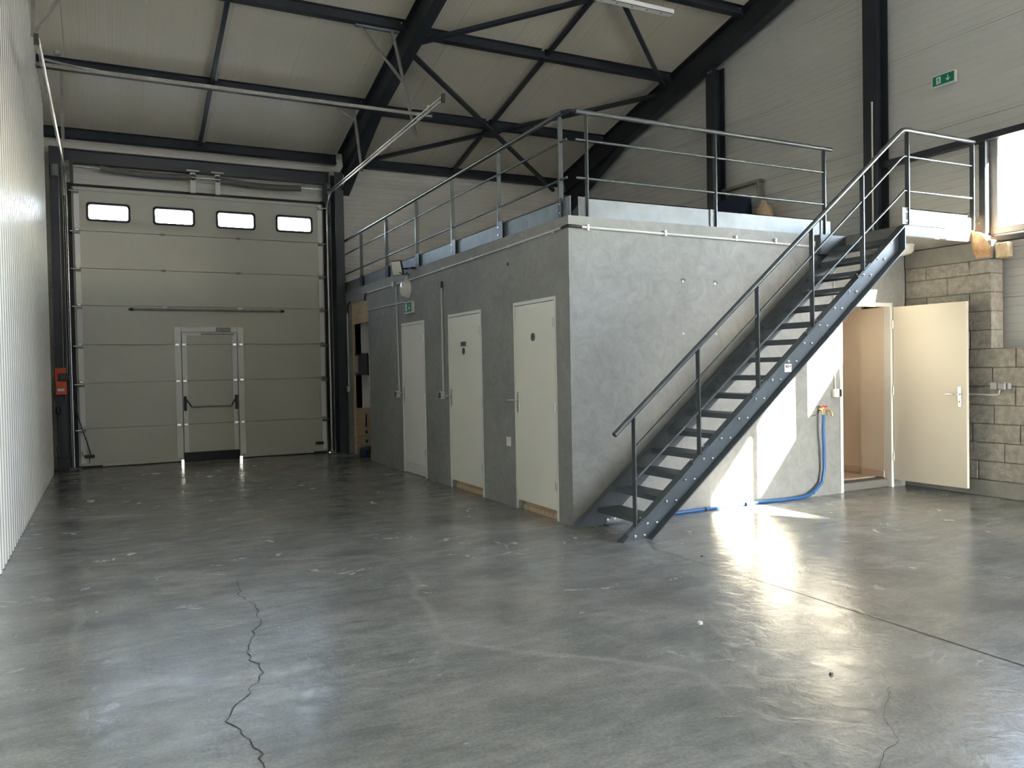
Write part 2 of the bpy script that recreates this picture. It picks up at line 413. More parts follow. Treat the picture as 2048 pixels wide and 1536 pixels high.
# ------------------------------------------------------------------ gable wall with windows, wall_right
wr = struct('wall_right')
GY0, GY1, GZ = -4.2, -1.6, 2.6        # loading door opening in the gable, behind the camera
W1 = (2.51, 5.31); W2 = (-.45, 2.34); WZ = (2.75, 3.82)
def seg(b, y0, y1, z0, z1):
    b.box(8.47, 8.63, y0, y1, z0, z1)
b = MB(); seg(b, YR, GY0, 0, GZ); seg(b, GY1, W2[0], 0, GZ); seg(b, YR, W2[0], GZ, 6.2); seg(b, W1[1], 14.3, 0, 5.0); seg(b, W2[0], W1[1], 0, 2.75); seg(b, W2[0], W1[1], 3.82, 6.0)
b.prism([(W1[1], 5.0), (14.3, 5.0), (14.3, roof(14.3)+.03), (W1[1], roof(W1[1])+.03)], 'x', 8.47, 8.63)
b.prism([(W2[0], 6.0), (W1[1], 6.0), (W1[1], roof(W1[1])+.03), (1.0, roof(1.0)+.03), (W2[0], roof(W2[0])+.03)], 'x', 8.47, 8.63)
b.prism([(YR, 6.2), (W2[0], 6.2), (W2[0], roof(W2[0])+.03), (YR, roof(YR)+.03)], 'x', 8.47, 8.63)
b.build('outer_shell', 'shell', wr)
def yfar(z): return 14.18 if z <= roof(14.18) else YB - (z - EAVE) / SL
def ynear(z): return YR if z <= roof(YR) else 1.0 - (roof(1.0) - z) / SL
def gable_panel(z0, z1, ya=None, yb=None):
    ribbed('cladding_panel', 'gablepanel', wr, lambda u, v, n: (XR + .018 - n, u, v), z0, z1,
           lambda v: (ynear(v) if ya is None else ya, yfar(v) if yb is None else yb), pitch=.0885, depth=.004, width=.014, lip=.016)
gable_panel(1.10, 2.084, GY1, None); gable_panel(2.084, GZ, GY1, None); gable_panel(GZ, 2.75)
gable_panel(2.75, 3.04, W1[1], None); gable_panel(3.04, 3.82, W1[1], None); gable_panel(3.82, 4.04, W1[1], None)
gable_panel(2.75, 3.82, None, W2[0]); gable_panel(3.82, 4.04, None, W1[1])
gable_panel(4.04, 5.0); gable_panel(5.0, 5.965); gable_panel(5.965, 6.93); gable_panel(6.93, 7.9); gable_panel(7.9, 8.38)

def window(name, y0, y1, mullions):
    w = struct(name); z0, z1 = WZ
    f = MB(); x0, x1 = 8.395, 8.455; t = .07
    f.box(x0, x1, y0, y1, z0, z0 + t, .004).box(x0, x1, y0, y1, z1 - t, z1, .004).box(x0, x1, y0, y0 + t, z0 + t, z1 - t, .004).box(x0, x1, y1 - t, y1, z0 + t, z1 - t, .004)
    f.build('window_frame', 'aluminium', w)
    for mm in mullions: MB().box(x0, x1, mm - .06, mm + .06, z0 + t, z1 - t, .004).build('mullion', 'aluminium', w)
    ed = [y0 + t] + [v for mm in mullions for v in (mm - .06, mm + .06)] + [y1 - t]
    for i in range(0, len(ed), 2): MB().box(8.425, 8.431, ed[i], ed[i+1], z0 + t, z1 - t).build('pane', 'glass', w)
    MB().box(8.455, 8.66, y0, y1, z0 - .01, z0).box(8.455, 8.63, y0, y1, z1, z1 + .01).build('reveal', 'aluminium', w, kind='stuff')
    return w
MB().box(8.41, 8.45, W2[1], W1[0], 2.75, 3.82).build('mullion_cover', 'aluminium', wr); window('window_1', *W1, [4.0]); window('window_2', *W2, [1.085])
# low breeze block wall and pier, block by block
wk = struct('wall_block', 'breeze block low wall along the gable with a taller pier under the landing')
BX0, BX1 = 8.20, 8.40
def breeze(y0, y1, z0, z1, dx=0):
    b = MB(); b.box(BX0 + dx, BX1, y0 + .004, y1 - .004, z0 + .004, z1 - .004, .006); return b.build('breeze_block', 'block', wk)
MB().box(BX0 + .012, BX1 - .004, 5.20, 6.20, .0, 2.49).box(BX0 + .012, BX1 - .004, GY1 + .05, 5.2, 0, 1.545).build('mortar_core', 'mortar', wk)
CZ = [.172 + .1965 * i for i in range(13)]          # course joints
MB().box(BX0 - .015, BX1, GY1 + .05, 6.2, 0, CZ[0] - .004, .01).build('footing', 'slab', wk)
for i in range(7):                                   # 0.172 .. 1.55
    z0, z1 = CZ[i], CZ[i+1]; off = 4.945 if i % 2 == 0 else 5.19
    off = {0: 5.344, 1: 5.067, 2: 5.344-.44, 3: 5.174, 4: 4.952, 5: 5.19, 6: 4.944}[i]
    joints = [6.2]; y = off + .5 * math.ceil((6.2 - off) / .5 - 1e-6) - .5
    while y > GY1 + .1: joints.append(y); y -= .5
    for a, c in zip(joints[1:], joints[:-1]):
        if c - a > .03: breeze(a, c, z0, z1, random.uniform(-.002, .004))
portal('portal_gable_door', (8.6, (GY0+GY1)/2, GZ/2), GY1-GY0, GZ, (-1, 0, 0))
for i in range(7, 12):
    z0, z1 = CZ[i], CZ[i+1]
    if z1 > 2.5: z1 = 2.48
    j = {7: [5.43, 5.93], 8: [5.20+.0, 5.68], 9: [5.43, 5.93], 10: [5.20, 5.68], 11: [5.43, 5.935]}[i]
    ed = sorted(set([5.19] + [q for q in j if q > 5.22] + [6.2]))
    for a, c in zip(ed[:-1], ed[1:]): breeze(a, c, z0, z1, random.uniform(-.002, .006))
MB().box(BX0 - .004, BX1, 5.18, 6.2, 2.484, 2.675, .008).build('concrete_lintel', 'slab', wk)

# ------------------------------------------------------------------ wall behind the camera, with its big opening, and the outside
wq = struct('wall_rear')
OX0, OX1, OZ = 6.3, 8.3, 2.5
MB().box(-1.1, OX0, YR - .2, YR, 0, 6.9).box(OX1, 8.75, YR - .2, YR, 0, 6.9).box(OX0, OX1, YR - .2, YR, OZ, 6.9).build('cladding', 'panel', wq)
portal('portal_rear', ((OX0+OX1)/2, YR - .1, OZ/2), OX1-OX0, OZ, (0, 1, 0))
MB().box(-60, 80, -70, 80, -.5, -.21).build('ground', 'ground', None, kind='structure')
MB().box(12, 30, -32, -25, -.2, 17).build('wall_sun_blocker', 'sun_blocker', None, kind='structure')  # unseen block added outside to keep direct sun out of the rear opening

# ------------------------------------------------------------------ mezzanine block
side = struct('wall_side')
def openings_wall(b, axis, c0, c1, u0, u1, z1, ops):
    """wall box along u with openings [(ua, ub, zb, zt)]"""
    def add(ua, ub, za, zb):
        if ub - ua < 1e-4 or zb - za < 1e-4: return
        if axis == 'y': b.box(c0, c1, ua, ub, za, zb)
        else: b.box(ua, ub, c0, c1, za, zb)
    cur = u0
    for (a, c, zb, zt) in sorted(ops):
        add(cur, a, 0, z1); add(a, c, 0, zb); add(a, c, zt, z1); cur = c
    add(cur, u1, 0, z1)
DOORS = {1: (9.90, 10.81), 2: (8.11, 9.08), 3: (6.455, 7.32)}
b = MB(); openings_wall(b, 'y', XM, XM + .15, YM + .03, 14.15, HM, [(DOORS[3][0], DOORS[3][1], 0, 2.10), (DOORS[2][0], DOORS[2][1], 0, 2.095), (DOORS[1][0], DOORS[1][1], 0, 2.085), (12.40, 13.36, 0, 2.56)])
b.build('rendered_wall', 'render', side)
front = struct('wall_front')
b = MB(); openings_wall(b, 'x', YM, YM + .19, XM + .15, 8.44, HM, [(7.17, 7.955, 0, 2.07)]); b.box(XM, XM + .15, YM, YM + .03, 0, HM)
b.build('rendered_wall', 'render', front)
MB().box(XM + .15, 8.44, YM + .19, 14.15, 2.6, 2.79).build('floor_mezzanine', 'slab', None, kind='structure')
# chips and wall plugs on the front face
for i, (x, z, r) in enumerate(((5.005, 2.245, .020), (5.405, 2.235, .020), (5.00, 1.742, .014), (5.41, 1.738, .014))):
    t = thing('wall_plug', ['white wall plug in a chipped hole, upper left of the four on the grey wall', 'white wall plug with a dark centre, upper right of the four on the grey wall',
              'small white plug, lower left of the four on the grey wall', 'small white plug just under the stair handrail on the grey wall'][i], 'wall plug', 'plugs in the rendered front wall')
    MB().disc((x, YM + .0005, z), (0, -1, 0), r * .62, .006, 14).build('plug_rim', 'white', t)
    MB().disc((x, YM - .0056, z), (0, -1, 0), r * .2, .001, 8).build('plug_hole', 'black', t)
    if i < 2:
        pts = [(x + math.cos(a) * r * (1.2 + .5 * math.sin(a * 3 + i)) + .004, z + .008 + math.sin(a) * r * 1.5 * (1 + .25 * math.cos(a * 2 + i))) for a in [k * math.pi / 7 for k in range(14)]]
        MB().prism(pts, 'y', YM - .0012, YM + .001).build('chipped_patch', 'mortar', t)
# open doorway room behind the front wall
rm = struct('room_interior')
MB().box(6.3, 8.16, YM + .19, 8.8, 0, .095).build('raised_floor', 'slab', rm)
tilem = MB().box(-.195, .195, -.195, .195, 0, .008, .002).build('floor_tile', 'tile', rm); tilem.location = (7.98 - .2, YM + .21, .095)
tilem.location = (7.76, YM + .405, .095)
for i in range(4):
    for j in range(6):
        if i == 0 and j == 0: continue
        instance(tilem, rm, (7.76 - .4 * i, YM + .405 + .4 * j, .095))
MB().box(7.975, 8.02, YM + .40, 8.8, .095, 2.6).box(6.25, 8.0, 8.75, 8.85, .095, 2.6).box(6.25, 6.35, YM + .19, 8.8, .095, 2.6).box(6.3, 8.0, YM+.19, 8.8, 2.5, 2.58).build('painted_wall', 'beige', rm)
MB().box(7.964, 7.975, YM + .40, 8.75, .103, .185, .003).build('skirting_tile', 'tile', rm)
MB().box(7.175, 7.945, YM + .03, YM + .19, .0, .092, .01).build('threshold', 'mortar', rm)
MB().box(7.944, 7.956, YM + .085, YM + .40, .1, 2.05).build('door_reveal', 'beige', rm)
MB().box(7.934, 7.946, YM + .085, YM + .40, .1, .178, .003).build('skirting_tile', 'tile', rm)

# doors
def lever(parent, p, face, lean):
    """lock plate and lever handle; face = outward normal axis sign on x, lean = direction of lever along y"""
    x, y, z = p
    b = MB(); b.box(x, x + face * .007, y - .021, y + .021, z - .125, z + .085, .006)
    pl = b.build('handle_plate', 'chrome', parent)
    MB().tube([(x + face * .006, y, z), (x + face * .050, y, z), (x + face * .056, y + lean * .012, z), (x + face * .056, y + lean * .125, z - .003)], .009, 10).build('handle', 'chrome', pl)
    MB().disc((x + face * .007, y, z - .07), (face, 0, 0), .006, .001, 8).build('keyhole', 'black', pl)
def hinge(parent, x, y, z): MB().tube([(x, y, z - .045), (x, y, z + .045)], .008, 10).box(x - .002, x + .004, y - .018, y + .018, z - .04, z + .04).build('hinge', 'chrome', parent)
for n, (y0, y1) in DOORS.items():
    top = {1: 2.085, 2: 2.095, 3: 2.10}[n]; d = struct('door_%d' % n)
    d['label'] = {1: 'white flush door farthest along the grey side wall, kickboard at its foot', 2: 'white flush door with blue plate and oval sign, middle of three', 3: 'white flush door with single oval sign nearest the block corner'}[n]
    xo = XM - .006; f = .035
    MB().box(xo, XM + .15, y0, y0 + f, 0, top, .003).box(xo, XM + .15, y1 - f * .5, y1, 0, top, .003).box(xo, XM + .15, y0 + f, y1 - f * .5, top - f, top, .003).build('door_frame', 'frame', d)
    zb = .15 if n == 1 else .095
    MB().box(XM + .004, XM + .044, y0 + f + .004, y1 - f * .5 - .003, zb, top - f - .004, .002).build('door_leaf', 'doorwhite', d)
    MB().box(XM + .05, XM + .15, y0 + f, y1 - f*.5, .0, zb + .01).build('sill_board', 'wood' if n != 1 else 'frame', d)
    if n == 1: MB().box(XM + .006, XM + .03, y0 + f, y1 - f*.5, .01, .142, .002).build('kickboard', 'frame', d)
    else:
        MB().box(XM + .03, XM + .05, y0 + f, y1 - f*.5, .0, .05, .003).build('threshold_strip', 'timber', d)
        MB().box(XM + .01, XM + .05, y1 - .09, y1 - f*.5, .0, .085, .008).build('broken_sill_end', 'slab', d)
    lever(d, (XM + .004, y1 - .065, 1.11), -1, 1)
    for z in (1.86, 1.07, .33): hinge(d, XM - .004, y0 + f + .002, z)
# wc signs
def oval(name, label, y, z, fig):
    t = thing(name, label, 'sign', 'oval pictogram signs on the toilet doors')
    pts = [(y + .042 * math.cos(a), z + .041 * math.sin(a)) for a in [k * math.pi / 14 for k in range(28)]]
    MB().prism(pts, 'x', XM + .0005, XM + .004).build('sign_plate', 'signgrey', t)
    x0, x1 = XM - .0005, XM + .0005; k_ = .66
    if fig == 'person':
        b = MB(); b.prism([(y + .010*math.cos(a), z + .040 + .010*math.sin(a)) for a in [k*math.pi/5 for k in range(10)]], 'x', x0, x1)
        b.prism([(y-.016, z+.026), (y+.016, z+.026), (y+.014, z-.010), (y-.014, z-.010)], 'x', x0, x1).box(x0, x1, y-.012, y-.003, z-.046, z-.010).box(x0, x1, y+.003, y+.012, z-.046, z-.010)
        b.v = [(v[0], y + (v[1]-y)*k_, z + (v[2]-z)*k_) for v in b.v]; b.build('pictogram', 'black', t)
    else:
        b = MB(); b.prism([(y + .008*math.cos(a), z + .038 + .008*math.sin(a)) for a in [k*math.pi/5 for k in range(10)]], 'x', x0, x1)
        b.prism([(y-.004, z+.028), (y+.006, z+.028), (y+.006, z-.004), (y-.022, z-.004), (y-.022, z+.004), (y-.004, z+.004)], 'x', x0, x1)
        R = .022; ring = [(y + .004 + R*math.cos(a), z - .018 + R*math.sin(a)) for a in [k*math.pi/10 for k in range(20)]]
        b.tube([(XM, q[0], q[1]) for q in ring] + [(XM, ring[0][0], ring[0][1])], .0025, 6, False); b.v = [(v[0], y + (v[1]-y)*k_, z + (v[2]-z)*k_) for v in b.v]; b.build('pictogram', 'black', t)
oval('toilet_sign', 'grey oval sign under the blue plate on the middle toilet door', 8.63, 1.645, 'wheel')
oval('toilet_sign', 'grey oval standing figure sign on the door nearest the corner', 6.92, 1.738, 'person')
t = thing('door_plate', 'small blue and grey plate above the oval sign on the middle door', 'sign')
MB().box(XM + .0005, XM + .004, 8.555, 8.71, 1.70, 1.755).build('plate', 'signgrey', t); MB().box(XM - .001, XM + .001, 8.67, 8.705, 1.705, 1.75).build('blue_field', 'signblue', t)
MB().box(XM - .001, XM + .001, 8.565, 8.66, 1.735, 1.745).box(XM - .001, XM + .001, 8.565, 8.64, 1.715, 1.722).build('printed_lines', 'black', t)
# open door 4
d4 = struct('door_4', 'white flush door standing open at right angles below the landing')
MB().box(7.13, 7.175, YM - .012, YM + .085, 0, 2.095, .004).box(7.945, 7.985, YM - .012, YM + .085, 0.0, 2.095, .004).box(7.175, 7.945, YM - .012, YM + .085, 2.05, 2.095, .004).build('door_frame', 'frame', d4)
leaf = MB(); a = Vector((7.975, YM - .02, 0)); e = Vector((8.0, 5.335, 0)); dn = (e - a).normalized(); nn = Vector((-dn.y, dn.x, 0))
vs = []
for z in (.088, 2.046):
    vs += [a + Vector((0, 0, z)), e + Vector((0, 0, z)), e + nn * .040 + Vector((0, 0, z)), a + nn * .040 + Vector((0, 0, z))]
leaf.add(vs, [(0,1,2,3),(7,6,5,4),(0,4,5,1),(1,5,6,2),(2,6,7,3),(3,7,4,0)]); lf = leaf.build('door_leaf', 'doorcream', d4)
hx = 7.9985 - .002
b = MB(); b.box(hx - .008, hx, 5.385, 5.427, .935, 1.155, .006); hp = b.build('handle_plate', 'chrome', d4)
MB().tube([(hx - .006, 5.406, 1.075), (hx - .05, 5.406, 1.075), (hx - .056, 5.42, 1.075), (hx - .056, 5.53, 1.073)], .009, 10).build('handle', 'chrome', hp)
MB().disc((hx - .008, 5.406, 1.0), (-1, 0, 0), .007, .001, 8).box(hx - .009, hx - .008, 5.403, 5.409, .985, 1.0).build('keyhole', 'black', hp)
for z in (.35, 1.1, 1.85): MB().tube([(7.968, YM - .022, z - .045), (7.968, YM - .022, z + .045)], .008, 10).build('hinge', 'chrome', d4)

# recess with cupboard at the far end of the side wall
rc = struct('recess_interior')
MB().box(XM + .028, 4.45, 13.36, 13.39, 0, 2.6).box(4.42, 4.45, 12.3, 13.4, 0, 2.6).box(XM + .15, 4.45, 12.33, 12.40, 0, 2.6).box(XM+.15, 4.45, 12.33, 13.4, 2.45, 2.5).build('white_lining', 'white', rc)
MB().box(XM + .004, XM + .026, 12.40, 13.43, 2.21, 2.575, .003).build('top_board', 'wood', rc)
MB().box(XM + .004, XM + .024, 13.27, 13.43, 0.02, 2.21, .002).build('side_board', 'wood', rc)
MB().box(XM + .03, 4.4, 13.335, 13.36, .02, .80).build('lower_board', 'wood', rc)
t = thing('meter_box', 'black electrical cabinet with grey side in the wall recess', 'cabinet')
MB().box(XM + .01, 4.10, 12.56, 13.26, 1.36, 1.715, .006).build('cabinet_body', 'black', t); MB().box(XM - .004, XM + .012, 13.08, 13.22, 1.40, 1.68, .004).build('cabinet_door', 'grey', t)
t = thing('socket_strip', 'white vertical socket strip at the right edge of the recess', 'power strip')
MB().box(XM + .02, XM + .05, 12.42, 12.50, 1.10, 1.76, .004).build('strip_body', 'white', t)
for k in range(4): MB().box(XM + .014, XM + .021, 12.44, 12.48, 1.20 + .14*k, 1.24 + .14*k).build('socket', 'grey', t)
t = thing('folding_trolley', 'dark folded metal trolley leaning upright inside the recess', 'trolley')
b = MB(); b.tube([(3.80, 12.52, .03), (3.90, 12.60, .95), (3.90, 12.66, 1.0), (3.90, 12.72, .95), (3.86, 12.84, .06)], .012, 8).build('frame', 'galvdull', t)
MB().tube([(3.80, 12.62, .05), (3.88, 12.50, .80)], .012, 8).build('brace', 'steel', t)
MB().tube([(3.78, 12.8, .72), (3.79, 12.86, .70), (3.79, 12.88, .50)], .012, 8).build('handle', 'black', t)
for z in (.14, .25, .40): MB().box(3.76, 3.79, 12.80, 12.83, z, z + .05).build('clip', 'black', t)
t = MB(); t.prism([(12.90, 0.005), (13.28, 0.005), (13.26, .10), (13.15, .15), (13.0, .13), (12.90, .11)], 'x', XM + .06, 4.3); tag(t.build('tool_bag', 'navy'), 'dark slumped bag on the floor of the recess', 'bag')
tag(MB().box(XM + .02, XM + .06, 12.42, 12.52, .005, .11, .01).build('red_crate', 'red'), 'small red box on the recess floor beside the bag', 'box')

# ------------------------------------------------------------------ steel frame
def I_beam(name, label, a, b, depth, flange, up=(0, 0, 1), tf=.014, tw=.010, group=None, cat='beam', m='steel'):
    """a, b = centre of the section at both ends; depth along up, flange sideways"""
    t = thing(name, label, cat, group); a, b = Vector(a), Vector(b); up = Vector(up); d = (b - a).normalized(); up = (up - d * up.dot(d)).normalized()
    q = MB(); q.obox(a + up*(depth/2 - tf/2), b + up*(depth/2 - tf/2), flange, tf, up); q.build('top_flange', m, t)
    q = MB(); q.obox(a - up*(depth/2 - tf/2), b - up*(depth/2 - tf/2), flange, tf, up); q.build('bottom_flange', m, t)
    q = MB(); q.obox(a, b, tw, depth - 2*tf, up); q.build('web', m, t)
    return t
cs = 1 / math.sqrt(1 + SL * SL)
def rafter(name, label, xc, haunch=True):
    dep = .40; n = Vector((0, SL, 1)) * cs     # normal of the roof plane
    def ctr(y): return Vector((xc, y, roof(y) - .01)) - Vector((0, SL*cs, cs)) * dep/2 if True else 0
    t = I_beam(name, label, ctr(13.95), ctr(1.0), dep, .16, (0, SL, 1), group='roof rafters')
    if haunch:
        b0 = 13.8; z0 = roof(b0) - .42; z1 = roof(11.9) - .42
        b = MB(); b.prism([(13.85, z0 - .38), (13.85, z0 + .02), (11.9, z1 + .02), (11.9, z1 - .01)], 'x', xc - .005, xc + .005)
        b.obox((xc, 13.85, z0 - .38), (xc, 11.9, z1 - .01), .16, .014); b.build('haunch', 'steel', t)
    b = MB()
    b.obox((xc, 1.0, roof(1.0) - .02), (xc, YR + .03, roof(YR) - .02), .16, .014).obox((xc, 1.0, roof(1.0) - .42), (xc, YR + .03, roof(YR) - .42), .16, .014).obox((xc, 1.0, roof(1.0) - .22), (xc, YR + .03, roof(YR) - .22), .01, .38)
    b.build('far_side_rafter', 'steel', t)
    return t
rafter('roof_rafter', 'dark steel rafter rising from beside the sectional door with a haunch', 3.78)
rafter('roof_rafter', 'dark steel rafter running up against the gable wall', 8.28)
def column(name, label, x, y, z1, fl=.16, dep=.30, group=None):
    t = I_beam(name, label, (x, y, 0.0), (x, y, z1), dep, fl, (0, 1, 0), group=group, cat='column'); return t
column('steel_column', 'dark steel column between the sectional door and the mezzanine block', 3.650, 13.86, 4.85, fl=.15)
column('steel_column', 'dark steel column in the far corner of the gable wall', 8.28, 13.92, 4.80)
column('steel_column', 'dark steel column between corrugated wall and sectional door', -.62, 14.02, 4.9, fl=.15, dep=.2)
# gable posts
def gpost(label, y, z1):
    t = thing('gable_post', label, 'column', 'posts of the gable wall')
    MB().box(8.22, 8.234, y - .10, y + .10, HM, z1).build('front_flange', 'steel', t); MB().box(8.40, 8.414, y - .10, y + .10, HM, z1).build('rear_flange', 'steel', t)
    MB().box(8.234, 8.40, y - .005, y + .005, HM, z1).build('web', 'steel', t)
    for dy in (-.03, .03): MB().disc((8.22, y + dy, z1 - .06), (-1, 0, 0), .014, .012, 6).build('bolt', 'galvdull', t)
    return t
gpost('dark gable post behind the front railing', 9.49, roof(9.49) - .455); gp = gpost('tall dark gable post with thin conduit behind the stair railing', 6.665, roof(6.665) - .455)
tag(MB().tube([(8.209, 6.63, 3.0), (8.209, 6.63, 4.52)], .010, 10).build('post_conduit', 'conduit'), 'thin grey conduit fixed up the face of the tall gable post', 'conduit')
tag(MB().box(8.28, 8.39, .0, 6.56, 3.735, 3.805, .004).build('wall_girt', 'steel'), 'dark horizontal rail along the gable above the window', 'rail')
tag(MB().box(8.30, 8.39, .0, 5.38, 2.66, 2.715, .004).build('wall_girt', 'steel'), 'dark horizontal rail along the gable below the window', 'rail')
tag(MB().box(8.30, 8.39, 5.315, 5.385, 2.715, 3.735, .004).build('window_post', 'steel'), 'dark upright beside the far edge of the window', 'post')

# purlins
def purlin(y, x0, x1, label, h=.15):
    z = roof(y) - .004
    t = thing('roof_purlin', label, 'purlin', 'roof purlins between the rafters')
    n = Vector((0, SL, 1)) * cs
    c = Vector((0, y, z)) 
    MB().obox((x0, y + SL*h/2*0, z - .006), (x1, y, z - .006), .08, .009, (0, SL, 1)).build('top_flange', 'steel', t)
    MB().obox((x0, y - SL*h, z - h), (x1, y - SL*h, z - h), .08, .009, (0, SL, 1)).build('bottom_flange', 'steel', t)
    MB().obox((x0, y - SL*h/2, z - h/2), (x1, y - SL*h/2, z - h/2), .006, h, (0, SL, 1)).build('web', 'steel', t)
    for xx in (x0 + .05, x1 - .05):
        for dz in (.04, .10): MB().disc((xx, y - .012, z - dz), (0, -1, 0), .011, .010, 6).build('bolt', 'galvdull', t)
rows = [(14.10, 'eave, above the wall panels'), (12.38, 'second row up the roof slope'), (10.42, 'third row up the roof slope'), (8.78, 'fourth row up the roof slope')]
for y, txt in rows:
    yl = {14.10: 14.07, 12.38: 12.28, 10.42: 10.35, 8.78: 8.74}[y]
    purlin(yl, -.95, 3.70, 'dark purlin over the sectional door bay, ' + txt); purlin(y, 3.86, 8.20, 'dark purlin over the mezzanine bay, ' + txt)
for y in (6.9, 5.0, 3.1, 1.1):
    purlin(y, -.95, 3.70, 'dark purlin over the near left bay, %s the camera' % {6.9: 'farthest from', 5.0: 'second farthest from', 3.1: 'almost above', 1.1: 'at the ridge above'}[y]); purlin(y, 3.86, 8.20, 'dark purlin over the near right bay, %s the camera' % {6.9: 'farthest from', 5.0: 'second farthest from', 3.1: 'almost above', 1.1: 'at the ridge above'}[y])
def P(x, y, d=.07): return (x, y, roof(y) - d)
tag(MB().obox(P(1.45, 1.2), P(1.45, 14.05), .055, .055, (0, SL, 1)).build('sag_bar', 'steel'), 'dark bar up the roof slope midway over the sectional door bay', 'bar')
tag(MB().obox(P(5.93, 1.2), P(5.93, 14.05), .06, .055, (0, SL, 1)).build('sag_bar', 'steel'), 'dark bar up the roof slope midway over the mezzanine bay', 'bar')
tag(MB().obox(P(1.51, 1.2, .012), P(1.51, 14.05, .012), .045, .012, (0, SL, 1)).build('cover_strip', 'roofpanel'), 'pale strip on the roof beside the bar over the door bay', 'strip')
tag(MB().obox(P(5.86, 1.2, .012), P(5.86, 14.05, .012), .045, .012, (0, SL, 1)).build('cover_strip', 'roofpanel'), 'pale strip on the roof beside the bar over the mezzanine bay', 'strip')
br = [((3.9, 10.62), (8.1, 14.05), 'lower roof brace falling toward the far gable corner'), ((3.9, 13.95), (8.15, 10.72), 'lower roof brace rising from beside the door to the gable rafter'),
      ((3.9, 10.35), (8.15, 7.10), 'upper roof brace rising rightward from the door side rafter'), ((8.14, 10.5), (3.9, 6.95), 'upper roof brace rising leftward from the gable rafter')]
for i, (a, c, lab) in enumerate(br):
    d = .195 if i % 2 else .255
    q = tag(MB().obox(P(*a, d), P(*c, d), .06, .055, (0, SL, 1)).build('roof_brace', 'steel'), 'dark ' + lab, 'brace', 'crossed roof braces over the mezzanine')
t = thing('gusset_plate', 'dark bolted plate where the lower roof braces cross', 'plate')
MB().obox(P(5.80, 12.40, .225), P(6.08, 12.40, .225), .20, .014, (0, SL, 1)).build('plate', 'steel', t)
for (dx, dy) in ((-.12, .06), (-.12, -.06), (.12, .06), (.12, -.06)): MB().disc((5.94 + dx, 12.40 + dy, roof(12.4 + dy) - .232), (0, 0, -1), .012, .012, 6).build('bolt', 'galvdull', t)
tag(I_beam('door_lintel', 'dark steel lintel beam above the springs of the sectional door', (-.50, 14.06, 4.805), (3.56, 14.06, 4.805), .21, .12), 'dark steel lintel beam above the springs of the sectional door', 'beam')

# ------------------------------------------------------------------ sectional door
sd = thing('sectional_door', 'large white sectional overhead door with four small windows', 'door')
seamz = [.0, .610, 1.32, 1.912, 2.522, 3.10, 3.68, 4.30]
yd = YB - .03   # inner face
WX0, WX1 = 1.10, 1.955            # wicket leaf
wins = [(-.20, .377), (.746, 1.331), (1.701, 2.287), (2.665, 3.247)]
for i in range(7):
    z0, z1 = seamz[i] + (.03 if i == 0 else .004), seamz[i+1] - .004
    if i <= 3: spans = [(DX0 + .03, WX0 - .03), (WX1 + .03, DX1 - .03)]
    else: spans = [(DX0 + .03, DX1 - .03)]
    if i == 6:
        b = MB(); wz0, wz1 = 3.855, 4.105; cur = DX0 + .03
        for (a, c) in wins: b.box(cur, a, yd, yd + .045, z0, z1); b.box(a, c, yd, yd + .045, z0, wz0); b.box(a, c, yd, yd + .045, wz1, z1); cur = c
        b.box(cur, DX1 - .03, yd, yd + .045, z0, z1); b.build('door_panel', 'doorpanel', sd); continue
    for a, c in spans:
        pn = MB().box(a, c, yd, yd + .045, z0, z1, .003).build('door_panel', 'doorpanel', sd)
        rb_ = MB(); n = 6
        for k in range(1, n):
            zz = z0 + (z1 - z0) * k / n; rb_.box(a + .005, c - .005, yd - .0012, yd + .002, zz - .004, zz + .004)
        rb_.build('pressed_ribs', 'doorpanel', pn, kind='stuff')
    if i == 3: MB().box(WX0 - .03, WX1 + .03, yd, yd + .045, 2.15, z1, .002).build('door_panel', 'doorpanel', sd)
bk = MB(); bk.box(DX0, DX1, yd + .046, yd + .056, .03, 3.84).box(DX0, DX1, yd + .046, yd + .056, 4.12, 4.37); cur = DX0
for (a, c) in wins + [(DX1, DX1)]: bk.box(cur, a, yd + .046, yd + .056, 3.84, 4.12); cur = c
bk.build('outer_skin', 'doorpanel', sd)
for (a, c) in wins:
    w = MB(); zc0, zc1 = 3.855, 4.105; r = .03; x0, x1 = a, c
    def rr(x0, x1, z0, z1, r, n=5):
        out = []
        for (cx, cz, s0) in ((x1 - r, z1 - r, 0), (x0 + r, z1 - r, 90), (x0 + r, z0 + r, 180), (x1 - r, z0 + r, 270)):
            for k in range(n + 1):
                g = math.radians(s0 + 90 * k / n); out.append((cx + r * math.cos(g), cz + r * math.sin(g)))
        return out
    o_ = rr(x0 - .022, x1 + .022, zc0 - .022, zc1 + .022, .05); i_ = rr(x0 + .012, x1 - .012, zc0 + .012, zc1 - .012, .035); n = len(o_)
    vs = [(q[0], yd - .012, q[1]) for q in o_] + [(q[0], yd - .012, q[1]) for q in i_] + [(q[0], yd + .002, q[1]) for q in o_] + [(q[0], yd + .05, q[1]) for q in i_]
    fs = []
    for k in range(n):
        k2 = (k + 1) % n; fs += [(k, k2, n + k2, n + k), (k, 2*n + k, 2*n + k2, k2), (n + k, n + k2, 3*n + k2, 3*n + k)]
    w.add(vs, fs); wf = w.build('window_frame', 'rubber', sd)
    MB().box(a, c, yd + .02, yd + .024, zc0, zc1).build('pane', 'glass', wf)
    portal('portal_door_window', ((a + c) / 2, yd + .1, 3.98), c - a, .25, (0, -1, 0))
MB().box(DX0 + .02, DX1 - .02, yd - .006, yd + .045, 4.30, 4.355, .004).build('top_cap', 'doorpanel', sd)
MB().box(DX0 + .01, DX1 - .01, yd - .004, yd + .06, 4.357, 4.375).build('top_seal', 'rubber', sd)
